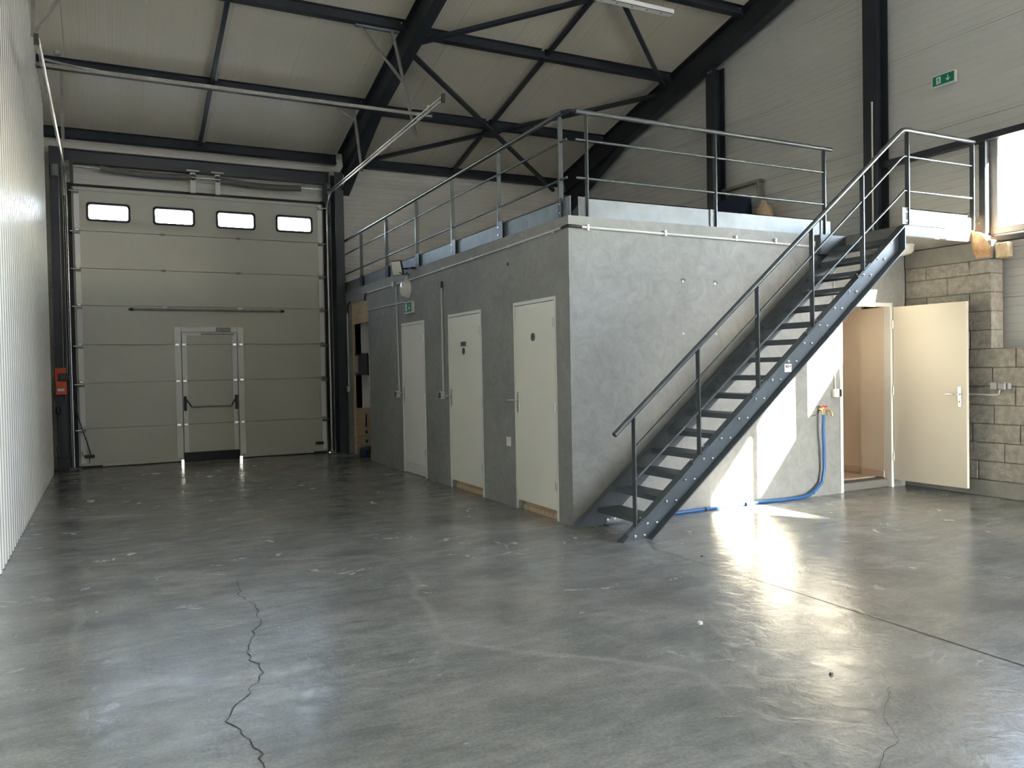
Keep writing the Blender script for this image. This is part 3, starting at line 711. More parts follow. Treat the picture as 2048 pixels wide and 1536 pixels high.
MB().box(-.10, WX0 - .045, yd - .022, yd + .01, .012, .075, .006).build('bottom_rail', 'doorpanel', sd)
MB().box(WX1 + .05, 3.20, yd - .022, yd + .01, .012, .075, .006).build('bottom_rail', 'doorpanel', sd)
for a, c in ((DX0 + .03, WX0 - .045), (WX1 + .05, DX1 - .03)): MB().box(a, c, yd + .01, yd + .03, 0.0, .032).build('bottom_seal', 'rubber', sd)
MB().box(DX0 - .06, DX0 + .03, yd + .057, 14.19, 0, DZ + .06).box(DX1 - .03, DX1 + .06, yd + .057, 14.19, 0, DZ + .06).box(DX0, DX1, yd + .057, 14.19, DZ - .02, DZ + .05).build('perimeter_seal', 'rubber', sd)
# end stiles with rollers
for i, (xs, sg) in enumerate(((DX0 + .03, 1), (DX1 - .03, -1))):
    for z0, z1 in zip(seamz[:-1], seamz[1:]):
        MB().box(xs, xs + sg * .075, yd - .010, yd + .001, z0 + (.07 if z0 == 0 else .03), z1 - .03, .002).build('end_stile', 'frame', sd)
    for z in seamz[1:]:
        rl = MB().box(xs - sg*.02, xs + sg * .075, yd - .045, yd - .010, z - .055, z - .005, .004).build('roller_bracket', 'galvdull', sd)
        MB().tube([(xs + sg*.06, yd - .055, z - .02), (xs - sg*.06, yd - .055, z - .02)], .012, 8).build('roller_shaft', 'chrome', rl)
        MB().box(xs + sg*.01, xs + sg * .06, yd - .014, yd - .008, z + .004, z + .024, .002).build('hinge_leaf', 'chrome', rl)
# centre hinges
for z in seamz[4:7]:
    for x in (.86, 2.02): MB().box(x - .03, x + .03, yd - .012, yd + .001, z - .018, z + .018, .003).build('centre_hinge', 'galvdull', sd)
# wicket door
zt = 2.20
fr = MB(); fr.box(WX0 - .11, WX0 - .012, yd - .012, yd + .001, .03, zt, .003).box(WX1 + .012, WX1 + .11, yd - .012, yd + .001, .03, zt, .003).box(WX0 - .012, WX1 + .012, yd - .012, yd + .001, zt - .085, zt, .003)
wf = fr.build('wicket_frame', 'frame', sd)
wk_ = MB().box(WX0, WX1, yd, yd + .045, .15, zt - .092, .002).build('wicket_leaf', 'doorpanel', sd)
MB().box(WX0, WX0 + .075, yd - .010, yd + .001, .15, zt - .095, .002).box(WX1 - .075, WX1, yd - .010, yd + .001, .15, zt - .095, .002).box(WX0 + .075, WX1 - .075, yd - .010, yd + .001, zt - .15, zt - .095, .002).build('leaf_frame', 'frame', wk_)
MB().box(WX0 - .01, WX1 + .01, yd - .004, yd + .04, .0, .148).build('black_threshold', 'rubber', wk_)
for z in (.61, 1.32, 1.912):
    MB().box(WX0 + .075, WX1 - .075, yd - .0015, yd + .002, z - .003, z + .003).build('leaf_joint', 'gasket', wk_)
    for x in (WX0 - .07, WX0 + .035, WX1 - .035, WX1 + .07): MB().box(x - .03, x + .03, yd - .018, yd - .009, z - .02, z + .018, .003).build('hinge_plate', 'chrome', sd)
for x, s_ in ((WX0 + .03, 1), (WX1 - .03, -1)):
    pb = MB().box(x - .022, x + .022, yd - .045, yd - .010, .83, 1.07, .008).build('push_bar_end', 'black', wk_)
    MB().obox((x + s_*.01, yd - .05, 1.02), (x + s_*.09, yd - .09, .895), .022, .02, (0, 1, 0)).build('push_bar_arm', 'black', pb) if False else MB().obox((x + s_*.01, yd - .05, 1.02), (x + s_*.09, yd - .09, .895), .022, .02, (0, 1, 0)).build('push_bar_arm', 'black', wk_)
MB().tube([(WX0 + .11, yd - .09, .893), (WX1 - .11, yd - .09, .893)], .014, 12).build('push_bar', 'galvdull', wk_)
cl = MB().box(1.63, 1.86, yd - .055, yd - .012, 2.125, 2.19, .01).build('door_closer', 'galvdull', sd)
MB().box(1.40, 1.91, yd - .04, yd - .012, 2.070, 2.095, .004).build('closer_rail', 'galvdull', sd)
# reinforcing bar with pointed ends
rb = MB().tube([(.40, yd - .03, 2.474), (2.68, yd - .03, 2.474)], .019, 10).build('wind_bar', 'galvdull', sd)
MB().tube([(.33, yd - .03, 2.474), (.36, yd - .03, 2.474), (.40, yd - .03, 2.474)], [.006, .026, .022], 10).tube([(2.68, yd - .03, 2.474), (2.72, yd - .03, 2.474), (2.75, yd - .03, 2.474)], [.022, .026, .006], 10).build('bar_tip', 'steel', rb)
for x in (.86, 2.02): MB().box(x - .035, x + .035, yd - .03, yd - .001, 2.475, 2.53, .004).build('bar_bracket', 'white', rb)
# switch boxes at the foot
for x in (-.27, 3.30):
    sb = MB().box(x - .07, x + .07, yd - .045, yd - .002, .155, .205, .008).build('edge_switch', 'black', sd)
MB().tube([(-.50, yd - .04, 1.55), (-.47, yd - .06, 1.1), (-.40, yd - .07, .75), (-.30, yd - .06, .40), (-.255, yd - .04, .21)], .008, 8).build('spiral_cable', 'black', sd)
MB().tube([(-.31, yd - .03, .17), (-.36, yd - .03, .20), (-.38, yd - .03, .26)], .005, 6).tube([(-.27, yd - .03, .155), (-.275, yd - .03, .07)], .005, 6).build('switch_cable', 'black', sd)

# vertical guides, curve and horizontal tracks
def track(name, label, x, s_):
    t = thing(name, label, 'track', 'guide rails of the sectional door')
    g = MB().box(x - .035, x + .035, yd - .02, yd + .03, .02, 4.2).build('guide_angle', 'steel', t)
    yv = yd - .055
    pts = [(x - s_*.02, yv, .03), (x - s_*.02, yv, 4.10)] + [(x - s_*.02, yv - .42 * (1 - math.cos(a)), 4.10 + .42 * math.sin(a)) for a in [k * math.pi / 16 for k in range(1, 9)]] + [(x - s_*.02, 8.62, 4.54)]
    b = MB()
    # rolled C profile: lip tubes and web
    for off in (-.026, .026):
        pp = []
        for i, p in enumerate(pts):
            a = Vector(pts[max(i-1, 0)]); c = Vector(pts[min(i+1, len(pts)-1)]); tt = (c - a).normalized(); nrm = Vector((0, -tt.z, tt.y)); pp.append(Vector(p) + nrm * off)
        b.tube(pp, .009, 8)
    vs = []; 
    for i, p in enumerate(pts):
        a = Vector(pts[max(i-1, 0)]); c = Vector(pts[min(i+1, len(pts)-1)]); tt = (c - a).normalized(); nrm = Vector((0, -tt.z, tt.y))
        vs += [Vector(p) + nrm*.026 + Vector((s_*.02, 0, 0)), Vector(p) - nrm*.026 + Vector((s_*.02, 0, 0)), Vector(p) + nrm*.026 + Vector((s_*.024, 0, 0)), Vector(p) - nrm*.026 + Vector((s_*.024, 0, 0))]
    n = len(pts)
    b.add(vs, [(4*i, 4*i+1, 4*i+5, 4*i+4) for i in range(n-1)] + [(4*i+2, 4*i+6, 4*i+7, 4*i+3) for i in range(n-1)] + [(4*i, 4*i+4, 4*i+6, 4*i+2) for i in range(n-1)] + [(4*i+1, 4*i+3, 4*i+7, 4*i+5) for i in range(n-1)])
    b.build('roller_track', 'track', t)
    MB().box(x - .06, x + .04, yd - .10, yd + .02, 0, .012).build('foot_plate', 'galvdull', t)
    MB().box(x - .02, x + .02, 8.60, 8.63, 4.50, 4.60).build('end_stop', 'black', t)
    return t
track('door_track', 'bright steel roller track on the mezzanine side of the sectional door', 3.53, 1)
track('door_track', 'bright steel roller track beside the corrugated wall', -.50, -1)
t = thing('track_crossbar', 'pale rolled steel crossbar joining the ends of both door tracks', 'crossbar')
MB().box(-.56, 3.70, 9.42, 9.46, 4.585, 4.618, .004).build('crossbar', 'galvdull', t)
MB().box(-.56, 3.70, 9.40, 9.42, 4.572, 4.594, .003).build('lower_lip', 'galvdull', t)
MB().obox((3.56, 9.38, 4.575), (3.60, 9.12, 4.53), .03, .008).build('gusset', 'steel', t)
MB().obox((-.30, 9.43, 4.62), (.0, 9.46, 4.62), .05, .01).obox((-.50, 9.2, 4.58), (-.1, 9.42, 4.60), .04, .008).build('gusset', 'galvdull', t)
# hangers (slotted angle)
def hanger(label, segs):
    t = thing('slotted_hanger', label, 'hanger', 'slotted angle hangers of the door tracks')
    for a, c in segs:
        a, c = Vector(a), Vector(c); MB().obox(a, c, .038, .004, (0, 1, 0)).obox(a + Vector((.018, 0, 0)), c + Vector((.018, 0, 0)), .004, .038, (0, 1, 0)).build('slotted_angle', 'galvdull', t)
        d = (c - a); L = d.length; sl = MB(); k = 0.06
        while k < L - .06:
            p = a + d.normalized() * k; sl.obox(p + Vector((0, -.003, 0)), p + d.normalized() * .03 + Vector((0, -.003, 0)), .007, .002, (0, 1, 0)); k += .06
        if sl.v: sl.build('slots', 'spring', t, kind='stuff')
    return t
hanger('slotted steel hanger with diagonal stay holding the end of the track near the rafter', [((3.50, 10.28, 5.93), (3.66, 9.9, 4.46)), ((3.06, 10.36, 5.99), (3.585, 10.1, 5.20))])
tag(MB().box(3.02, 3.62, 10.32, 10.37, 5.945, 5.985, .003).build('ceiling_rail', 'galv'), 'short galvanised rail under the third purlin carrying the hanger', 'rail')
hanger('slotted steel hanger halfway along the mezzanine side track', [((3.52, 12.25, 5.48), (3.58, 12.1, 4.50)), ((3.28, 12.32, 5.50), (3.52, 12.25, 5.33))])
hanger('brownish slotted hangers above the left door track by the corrugated wall', [((-.53, 8.7, 4.60), (-.50, 8.74, 5.9)), ((-.53, 8.7, 4.62), (.10, 8.74, 5.75)), ((-.44, 12.3, 4.58), (-.44, 12.3, 5.5))])
t = thing('track_pulley', 'small steel pulley and rod at the end of the track crossbar', 'pulley')
MB().disc((3.64, 9.40, 4.69), (0, -1, 0), .022, .03, 12).build('pulley', 'chrome', t); MB().tube([(3.46, 9.30, 4.485), (3.50, 9.30, 4.52), (3.56, 9.30, 4.56)], .008, 8).build('rod', 'chrome', t)
MB().box(3.675, 3.68, 9.38, 9.44, 4.62, 4.74).build('bracket', 'galv', t)
MB().box(-.39, -.33, 9.38, 9.42, 4.70, 4.755, .01).build('cable_anchor', 'galvdull', t)
# torsion springs
ts = thing('torsion_spring_shaft', 'spring shaft above the sectional door with two dark coil springs', 'spring')
ysp = yd - .10
MB().tube([(-.46, ysp, 4.645), (3.565, ysp, 4.59)], .0125, 10).build('shaft', 'chrome', ts)
def spring(x0, x1, z0, z1, sag):
    b = MB(); n = 24; pts = [(x0 + (x1-x0)*k/n, ysp, z0 + (z1-z0)*k/n - sag * math.sin(math.pi*k/n)) for k in range(n+1)]
    b.tube(pts, .045, 14)
    turns = int((x1 - x0) / .011); co = []
    for k in range(turns * 8 + 1):
        t_ = k / (turns * 8); a = k * math.pi / 4; co.append((x0 + (x1-x0)*t_, ysp + .047 * math.cos(a), z0 + (z1-z0)*t_ - sag*math.sin(math.pi*t_) + .047 * math.sin(a)))
    b.tube(co, .0042, 4, False); return b.build('coil_spring', 'spring', ts)
spring(-.01, 1.29, 4.638, 4.612, .028); spring(1.76, 3.06, 4.606, 4.582, .028)
for x in (1.32, 1.70):
    br_ = MB().box(x - .03, x + .05, ysp + .02, ysp + .04, 4.375, 4.72, .003).box(x - .09, x + .11, ysp - .02, ysp + .06, 4.715, 4.735, .003).build('spring_bracket', 'frame', ts)
    MB().disc((x + .01, ysp + .02, 4.625), (0, -1, 0), .05, .03, 14).build('bearing', 'steel', br_)
for x in (-.46, 3.53): MB().tube([(x - .03, ysp, 4.65), (x + .03, ysp, 4.65)], .075, 16).build('cable_drum', 'spring', ts)
MB().box(3.44, 3.50, ysp - .06, ysp + .08, 4.38, 4.69, .004).build('end_bracket', 'steel', ts); MB().box(-.42, -.38, ysp - .06, ysp + .08, 4.38, 4.69, .004).build('end_bracket', 'steel', ts)
# operator
t = thing('chain_hoist_motor', 'orange boxed door operator on the column by the corrugated wall', 'motor')
MB().box(-.69, -.545, 13.78, 13.90, 1.15, 1.30+.06, .006).box(-.70, -.55, 13.80, 13.90, 1.47, 1.56, .006).box(-.70, -.655, 13.80, 13.90, 1.30, 1.5, .004).build('orange_casing', 'orange', t)
MB().box(-.65, -.50, 13.82, 13.90, 1.355, 1.475, .006).build('gearbox', 'black', t); MB().box(-.665, -.575, 13.776, 13.781, 1.21, 1.25).build('white_label', 'white', t)
MB().tube([(-.58, 13.82, 1.15), (-.58, 13.80, 1.06), (-.64, 13.80, .99), (-.68, 13.80, .95)], .007, 8).build('power_cable', 'black', t)
MB().tube([(-.52, 13.84, 4.6), (-.53, 13.84, 1.5)], .006, 6).tube([(-.57, 13.84, 4.6), (-.58, 13.84, 1.5)], .006, 6).build('hand_chain', 'galvdull', t)
t = thing('plug_socket', 'dark industrial plug on the column below the orange operator', 'plug')
MB().box(-.70, -.63, 13.80, 13.90, .86, .98, .02).build('plug_body', 'black', t); MB().tube([(-.665, 13.84, .87), (-.66, 13.82, .5), (-.69, 13.80, .33), (-.66, 13.78, .20), (-.55, 13.80, .21)], .012, 8).build('plug_cable', 'black', t)
t = thing('limit_motor', 'dark rounded unit on the shaft end above the left track', 'motor')
MB().tube([(-.62, 13.92, 4.45), (-.62, 13.92, 4.62)], .06, 14).build('motor_body', 'grey', t)

# ------------------------------------------------------------------ fittings on the side wall
def conduit(name, label, pts, r=.010, clips=(), m='conduit', grp=None):
    t = thing(name, label, 'conduit', grp); MB().tube(pts, r, 10).build('pipe', m, t)
    for c in clips:
        MB().box(c[0] - .014, c[0] + .014, c[1] - .014, c[1] + .014, c[2] - .014, c[2] + .016, .003).build('clip', 'conduit', t)
    return t
xc = XM - .014
conduit('wall_conduit', 'long grey conduit along the top of the grey side wall', [(xc, 6.30, 2.700), (xc, 8.25, 2.675), (xc, 10.40, 2.655), (xc, 12.40, 2.665)], .010,
        [(xc, y, 2.69 - .006 * (y - 6.2)) for y in (6.45, 7.35, 8.3, 9.2)])
tag(MB().tube([(xc, 12.40, 2.665), (xc, 12.50, 2.655), (xc, 12.53, 2.60), (xc, 12.53, 2.55)], .012, 8).tube([(xc, 13.40, 2.60), (xc, 13.52, 2.57), (xc, 13.56, 2.50), (xc, 13.56, 2.42)], .013, 8).build('corrugated_elbow', 'black'), 'black flexible conduit elbows above the wall recess', 'conduit')
t = conduit('wall_conduit', 'short grey conduit from the recess to the small exit sign', [(xc, 12.36, 2.385), (xc, 10.62, 2.375)], .008)
t = conduit('wall_conduit', 'vertical conduit beside the farthest white door', [(xc, 10.97, 2.64), (xc, 10.92, 1.14)], .010)
t = conduit('wall_conduit', 'vertical conduit beside the middle toilet door', [(xc, 9.24, 2.44), (xc, 9.24, 1.14)], .011); MB().tube([(xc, 9.24, 2.44), (xc, 9.23, 2.52)], .012, 8).build('flexible_tip', 'black', t)
t = conduit('wall_conduit', 'vertical conduit left of the wall recess', [(xc, 13.58, 2.43), (xc, 13.58, 1.18)], .010)
for i, (y, z, lab) in enumerate(((10.96, 1.09, 'grey surface light switch beside the farthest white door'), (9.26, 1.115, 'grey surface light switch beside the middle toilet door'), (13.60, 1.12, 'grey surface light switch left of the wall recess'))):
    t = thing('light_switch', lab, 'switch', 'surface switches on the block walls')
    MB().box(XM - .052, XM, y - .035, y + .035, z - .045, z + .045, .006).build('switch_box', 'conduit', t); MB().box(XM - .062, XM - .052, y - .028, y + .030, z - .036, z + .036, .008).build('rocker', 'black', t)
tag(MB().box(XM - .004, XM, 7.43, 7.53, .625, .72, .001).build('blank_plate', 'white'), 'small white blank plate low on the wall between two doors', 'plate')
tag(MB().disc((XM, 7.43, 2.51), (-1, 0, 0), .018, .004, 8).build('drilled_hole', 'crack'), 'small dark drilled mark high on the grey side wall', 'mark')
# junction box
t = thing('junction_box', 'round grey junction box on the long conduit', 'junction box'); MB().tube([(XM, 11.0, 2.655), (XM - .05, 11.0, 2.655)], .045, 16).build('box_body', 'grey', t); MB().tube([(XM - .05, 11.0, 2.655), (XM - .06, 11.0, 2.655)], .042, 16).build('box_lid', 'conduit', t)
# round bulkhead lamp
t = thing('bulkhead_lamp', 'round clear bulkhead lamp on the side wall above the exit sign', 'lamp')
MB().tube([(XM, 10.50, 2.545), (XM - .04, 10.50, 2.545)], [.125, .12], 24).build('lamp_base', 'white', t)
MB().disc((XM - .04, 10.50, 2.545), (-1, 0, 0), .112, .03, 24, .045).build('lamp_cover', 'opal', t); MB().box(XM - .03, XM - .005, 10.485, 10.515, 2.655, 2.72, .004).build('cable_entry', 'conduit', t)
# floodlight
t = thing('flood_light', 'white faced floodlight on a black bracket at the mezzanine edge', 'floodlight')
fc = Vector((3.56, 10.44, 2.82)); b = MB()
def rotbox(c, sx, sy, sz, rot):
    q = MB(); q.box(-sx/2, sx/2, -sy/2, sy/2, -sz/2, sz/2, min(sx, sy, sz)*.2)
    q.v = [tuple(rot @ Vector(v) + c) for v in q.v]; return q
rot = Matrix.Rotation(math.radians(35), 3, 'Z') @ Matrix.Rotation(math.radians(-16), 3, 'Y')
rotbox(fc, .035, .165, .20, rot).build('housing', 'black', t); rotbox(fc + rot @ Vector((-.020, 0, 0)), .012, .15, .185, rot).build('glass_front', 'opal', t)
MB().tube([(3.575, 10.42, 2.79), (3.63, 10.36, 2.805), (XM + .02, 10.28, 2.805)], .012, 8).box(3.66, 3.74, 10.18, 10.32, 2.795, 2.81).build('bracket', 'black', t)
MB().tube([(3.57, 10.40, 2.76), (3.60, 10.34, 2.72), (3.65, 10.34, 2.72), (3.67, 10.38, 2.76), (XM, 10.44, 2.72)], .006, 8).build('lamp_cable', 'black', t)
# exit signs
def exit_sign(name, label, origin, uax, nax, w, h, arrow):
    """origin = centre of the face; uax = reading direction; nax = outward"""
    t = thing(name, label, 'sign'); o = Vector(origin); u = Vector(uax); n = Vector(nax); z = Vector((0, 0, 1))
    def slab(x0, x1, z0, z1, d0, d1, nm, m):
        q = MB(); vs = [o + u*a + z*c + n*d for d in (d0, d1) for (a, c) in ((x0, z0), (x1, z0), (x1, z1), (x0, z1))]
        q.add(vs, [(0,1,2,3),(7,6,5,4),(0,4,5,1),(1,5,6,2),(2,6,7,3),(3,7,4,0)]); return q.build(nm, m, t)
    slab(-w/2 - .012, w/2 + .012, -h/2 - .012, h/2 + .012, -.04, 0, 'sign_body', 'white'); slab(-w/2, w/2, -h/2, h/2, 0, .002, 'sign_face', 'green')
    def poly(pts, nm):
        q = MB(); k = len(pts); vs = [o + u*a*h + z*c*h + n*.003 for a, c in pts]; q.add(vs, [tuple(range(k))]); return q
    cx = -w/h * .22; ax = w/h * .22
    # doorway with running figure
    q = poly([(cx-.26, -.36), (cx+.26, -.36), (cx+.26, .36), (cx-.26, .36)], ''); q.build('doorway_pictogram', 'signwhite', t)
    g = MB()
    def add(pts): g.add([o + u*a*h + z*c*h + n*.0045 for a, c in pts], [tuple(range(len(pts)))])
    add([(cx-.02+.055*math.cos(a), .24+.055*math.sin(a)) for a in [k*math.pi/5 for k in range(10)]])
    add([(cx-.08, .16), (cx+.04, .18), (cx+.07, -.02), (cx-.03, -.04)]); add([(cx-.06, .17), (cx-.18, .10), (cx-.20, .02), (cx-.15, .02), (cx-.13, .08), (cx-.05, .11)]); add([(cx+.03, .16), (cx+.12, .05), (cx+.20, .08), (cx+.21, .04), (cx+.11, 0), (cx+.02, .09)])
    add([(cx-.03, -.02), (cx+.03, -.01), (cx-.04, -.17), (cx-.20, -.20), (cx-.20, -.25), (cx-.02, -.23)]); add([(cx+.02, -.01), (cx+.07, -.02), (cx+.12, -.16), (cx+.15, -.32), (cx+.10, -.33), (cx+.06, -.18)])
    g.build('running_figure', 'green', t)
    g = MB()
    def add2(pts): g.add([o + u*a*h + z*c*h + n*.003 for a, c in pts], [tuple(range(len(pts)))])
    add2([(ax-.05, .30), (ax+.05, .30), (ax+.05, -.14), (ax-.05, -.14)]); add2([(ax-.22, .04), (ax-.22, -.08), (ax, -.32), (ax, -.16)]); add2([(ax+.22, .04), (ax+.22, -.08), (ax, -.32), (ax, -.16)])
    g.build('down_arrow', 'signwhite', t)
    return t
exit_sign('exit_sign', 'small green exit sign on the grey side wall under the round lamp', (XM - .045, 10.40, 2.285), (0, -1, 0), (-1, 0, 0), .29, .13, 1)
exit_sign('exit_sign', 'green exit sign high on the gable wall beside the tall post', (XR - .04, 5.85, 4.565), (0, -1, 0), (-1, 0, 0), .255, .105, 1)
tag(MB().tube([(XR - .005, 6.0, 4.585), (XR - .005, 6.56, 4.585)], .006, 6).build('sign_cable', 'conduit'), 'thin pale cable running along the gable to the exit sign', 'cable')

# ------------------------------------------------------------------ fittings on the front wall
yc = YM - .014
t = thing('wall_conduit', 'long pale conduit clipped along the top of the front wall', 'conduit')
MB().tube([(XM + .12, yc, 2.700), (5.67, yc, 2.683), (7.02, yc, 2.664)], .0115, 10).build('pipe', 'conduit', t)
MB().tube([(XM - .014, 6.30, 2.700), (XM - .016, YM - .004, 2.704), (XM + .01, yc - .002, 2.704), (XM + .13, yc, 2.700)], .014, 8).build('black_elbow', 'black', t)
for x in (3.92, 4.79, 5.67, 6.20, 6.75): MB().box(x - .012, x + .012, yc - .016, YM, 2.67, 2.725, .003).build('clip', 'white', t)
t = thing('light_switch', 'cream light switch with dark rocker beside the open doorway', 'switch', 'surface switches on the block walls')
MB().box(7.01, 7.085, YM - .045, YM, 1.055, 1.145, .006).build('switch_box', 'conduit', t); MB().box(7.085, 7.125, YM - .045, YM - .012, 1.06, 1.14, .010).build('rocker', 'black', t)
conduit('wall_conduit', 'thin conduit dropping to the switch by the open doorway', [(7.045, yc, 2.65), (7.05, yc, 1.35), (7.05, yc, 1.14)], .006)
# tap and hose
t = thing('water_tap', 'brass wall tap with red handle under the stairs', 'tap')
MB().tube([(6.81, YM, .93), (6.81, YM - .06, .93), (6.81, YM - .075, .915), (6.80, YM - .078, .87)], .014, 10).tube([(6.81, YM - .05, .93), (6.90, YM - .06, .925), (6.935, YM - .065, .90), (6.94, YM - .065, .86)], .011, 8).build('spout', 'brass', t)
MB().box(6.78, 6.87, YM - .075, YM - .055, .955, .975, .006).build('lever', 'red', t); MB().tube([(6.81, YM - .06, .93), (6.81, YM - .06, .96)], .012, 8).build('valve', 'brass', t)
MB().obox((6.70, YM - .004, .865), (6.76, YM - .004, .87), .006, .006).build('wall_hook', 'steel', t)
t = thing('garden_hose', 'blue hose dropping from the tap and running along the wall base', 'hose')
MB().tube([(6.80, YM - .078, .88), (6.80, YM - .07, .70), (6.82, YM - .06, .5), (6.83, YM - .05, .3), (6.80, YM - .05, .16), (6.70, YM - .05, .08), (6.60, YM - .06, .035), (6.45, YM - .07, .022), (6.2, YM - .06, .018), (6.0, YM - .03, .018), (5.8, YM - .03, .020), (5.4, YM - .04, .018), (5.0, YM - .05, .016), (4.6, YM - .04, .016)], .017, 12).build('hose_tube', 'blue', t)
for (x, z, v) in ((6.825, .50, 1), (6.81, .20, 1), (6.66, .06, 0), (6.2, .018, 0), (5.72, .02, 0), (5.2, .018, 0)):
    MB().disc((x, YM - .045 - (.012 if v else .01), z), (0, 0, 1) if v else (1, 0, 0), .021, .012, 10).build('hose_clip', 'galv', t)

# ------------------------------------------------------------------ landing slab with its lamp
ld = MB().box(7.145, 8.44, 5.40, YM, 2.68, 2.795, .008).build('landing_slab', 'slab'); tag(ld, 'rough edged concrete landing slab at the top of the stairs', 'landing')
t = thing('ceiling_lamp', 'round opal lamp under the landing slab behind the stair stringer', 'lamp')
MB().disc((7.66, 5.86, 2.68), (0, 0, -1), .15, .02, 28).build('lamp_base', 'white', t); MB().disc((7.66, 5.86, 2.66), (0, 0, -1), .145, .05, 28, .045).build('lamp_cover', 'opal', t)
def lump(name, c, r, m, label, cat, seed=1, sc_=(1, 1, 1)):
    random.seed(seed); b = MB(); n, mm = 12, 8; vs = []
    for i in range(mm + 1):
        for k in range(n):
            th = math.pi * i / mm; ph = 2 * math.pi * k / n; rr = r * (1 + random.uniform(-.18, .18)) if 0 < i < mm else r
            vs.append((c[0] + rr*math.sin(th)*math.cos(ph)*sc_[0], c[1] + rr*math.sin(th)*math.sin(ph)*sc_[1], c[2] + rr*math.cos(th)*sc_[2]))
    fs = [(i*n+k, i*n+(k+1) % n, (i+1)*n+(k+1) % n, (i+1)*n+k) for i in range(mm) for k in range(n)]
    b.add(vs, fs, True); return tag(b.build(name, m), label, cat)
b = MB(); b.prism([(5.40, 2.79), (5.36, 2.78), (5.27, 2.72), (5.20, 2.62), (5.185, 2.50), (5.34, 2.50), (5.38, 2.56), (5.40, 2.66)], 'x', 8.19, 8.43)
tag(b.build('foam_lump', 'foam'), 'orange foam plug at the broken end of the landing slab', 'foam')
tag(MB().box(8.20, 8.29, 5.02, 5.15, 2.475, 2.63, .008).build('timber_stub', 'timber'), 'sawn timber stub jutting out right of the landing slab', 'timber')
tag(MB().box(8.20, 8.30, 5.42, 5.45+.08, 2.795, 2.96, .006).box(8.30, 8.42, 5.44, 5.50, 2.795, 2.90, .005).build('timber_block', 'timber'), 'upright offcut of timber on the landing beside the rail post', 'timber')
# weather socket on low wall
t = thing('weatherproof_socket', 'double grey weatherproof socket on the low block wall', 'socket')
MB().box(8.145, 8.20, 5.10, 5.185, 1.12, 1.20, .010).build('socket_body', 'grey', t); MB().box(8.130, 8.20, 5.015, 5.095, 1.12, 1.20, .012).build('socket_lid', 'grey', t)
MB().box(8.15, 8.2, 4.985, 5.012, 1.125, 1.195, .01).build('socket_plug', 'grey', t)
t = thing('wall_conduit', 'horizontal conduit on the block wall behind the open door', 'conduit'); MB().tube([(8.186, 6.1, 1.075), (8.186, 5.15, 1.066)], .010, 8).tube([(8.186, 5.16, 1.066), (8.182, 5.11, 1.075), (8.18, 5.10, 1.12)], .008, 8).build('pipe', 'conduit', t)

# ------------------------------------------------------------------ staircase
st = thing('metal_staircase', 'blue grey steel staircase with open treads rising to the landing', 'staircase')
K = .811
def stringer(yw, y0, y1, nm):
    """web at yw, flanges from y0 to y1"""
    poly = [(3.69, 0.002), (7.13, 2.79), (7.13, 2.545), (3.995, 0.002)]
    s_ = MB().prism(poly, 'y', yw - .004, yw + .004).build('stringer', 'stair', st)
    th = .010; dz = th * math.sqrt(1 + K*K)
    b = MB(); b.prism([(3.69, .002), (7.13, 2.79), (7.13, 2.79 - dz), (3.69 + dz/K, .002)], 'y', y0, y1)
    b.prism([(3.995, .002), (3.995 - dz/K, .002), (7.13, 2.545 + dz), (7.13, 2.545)], 'y', y0, y1)
    b.box(7.122, 7.132, y0, y1, 2.55, 2.79); b.build('stringer_flange', 'stair', s_)
    return s_
so = stringer(5.456, 5.378, 5.456, 'outer'); si = stringer(6.11, 6.11, 6.185, 'inner')
def bolt_mesh():
    b = MB(); b.disc((0, 0, 0), (0, -1, 0), .0135, .010, 6, 0).disc((0, -.010, 0), (0, -1, 0), .008, .006, 8, .003); return b
first = None
for i in range(17):
    for dx in (0, .1):
        if i == 0: x, z = (3.862 if dx == 0 else 3.955), .03
        else: x, z = 3.985 + .2015*(i-1) + dx*.98, .124 + .166*(i-1)
        if x > 7.05: continue
        if first is None: first = bolt_mesh().build('bolt', 'chrome', so); first.location = (x, 5.452, z)
        else: instance(first, so, (x, 5.452, z))
# treads
tr = MB(); W0, W1_ = 5.460, 6.106; T = .006; D = .24
tr.box(0, D, W0, W1_, -T, 0).box(0, T, W0, W1_, -.045, -T).box(D - T, D, W0, W1_, -.045, -T).box(T, D - T, W0, W0 + .006, -.06, -T).box(T, D - T, W1_ - .006, W1_, -.06, -T)
tread = tr.build('tread', 'stair', st); tread.location = (3.925, 0, .166)
for i in range(1, 16): instance(tread, st, (3.925 + .2015*i, 0, .166*(i+1)))
MB().box(3.98, 4.16, 6.02, 6.104, 0.001, .010).build('foot_plate', 'stair', st); bb = MB().disc((4.02, 6.10, .05), (0, -1, 0), .013, .012, 6).disc((4.10, 6.10, .055), (0, -1, 0), .013, .012, 6).build('foot_bolt', 'chrome', st)
MB().box(6.76, 7.14, 6.11, 6.19, 2.58, 2.79, .004).build('fixing_plate', 'stair', st)
t = thing('maker_label', 'small white printed sticker on the outer stair stringer', 'sticker')
MB().box(5.555, 5.640, 5.4485, 5.4515, 1.355, 1.43).build('sticker', 'white', t); MB().box(5.565, 5.585, 5.448, 5.4486, 1.395, 1.42).box(5.590, 5.604, 5.448, 5.4486, 1.392, 1.42).box(5.61, 5.632, 5.448, 5.4486, 1.40, 1.412).build('printed_marks', 'signgrey', t)

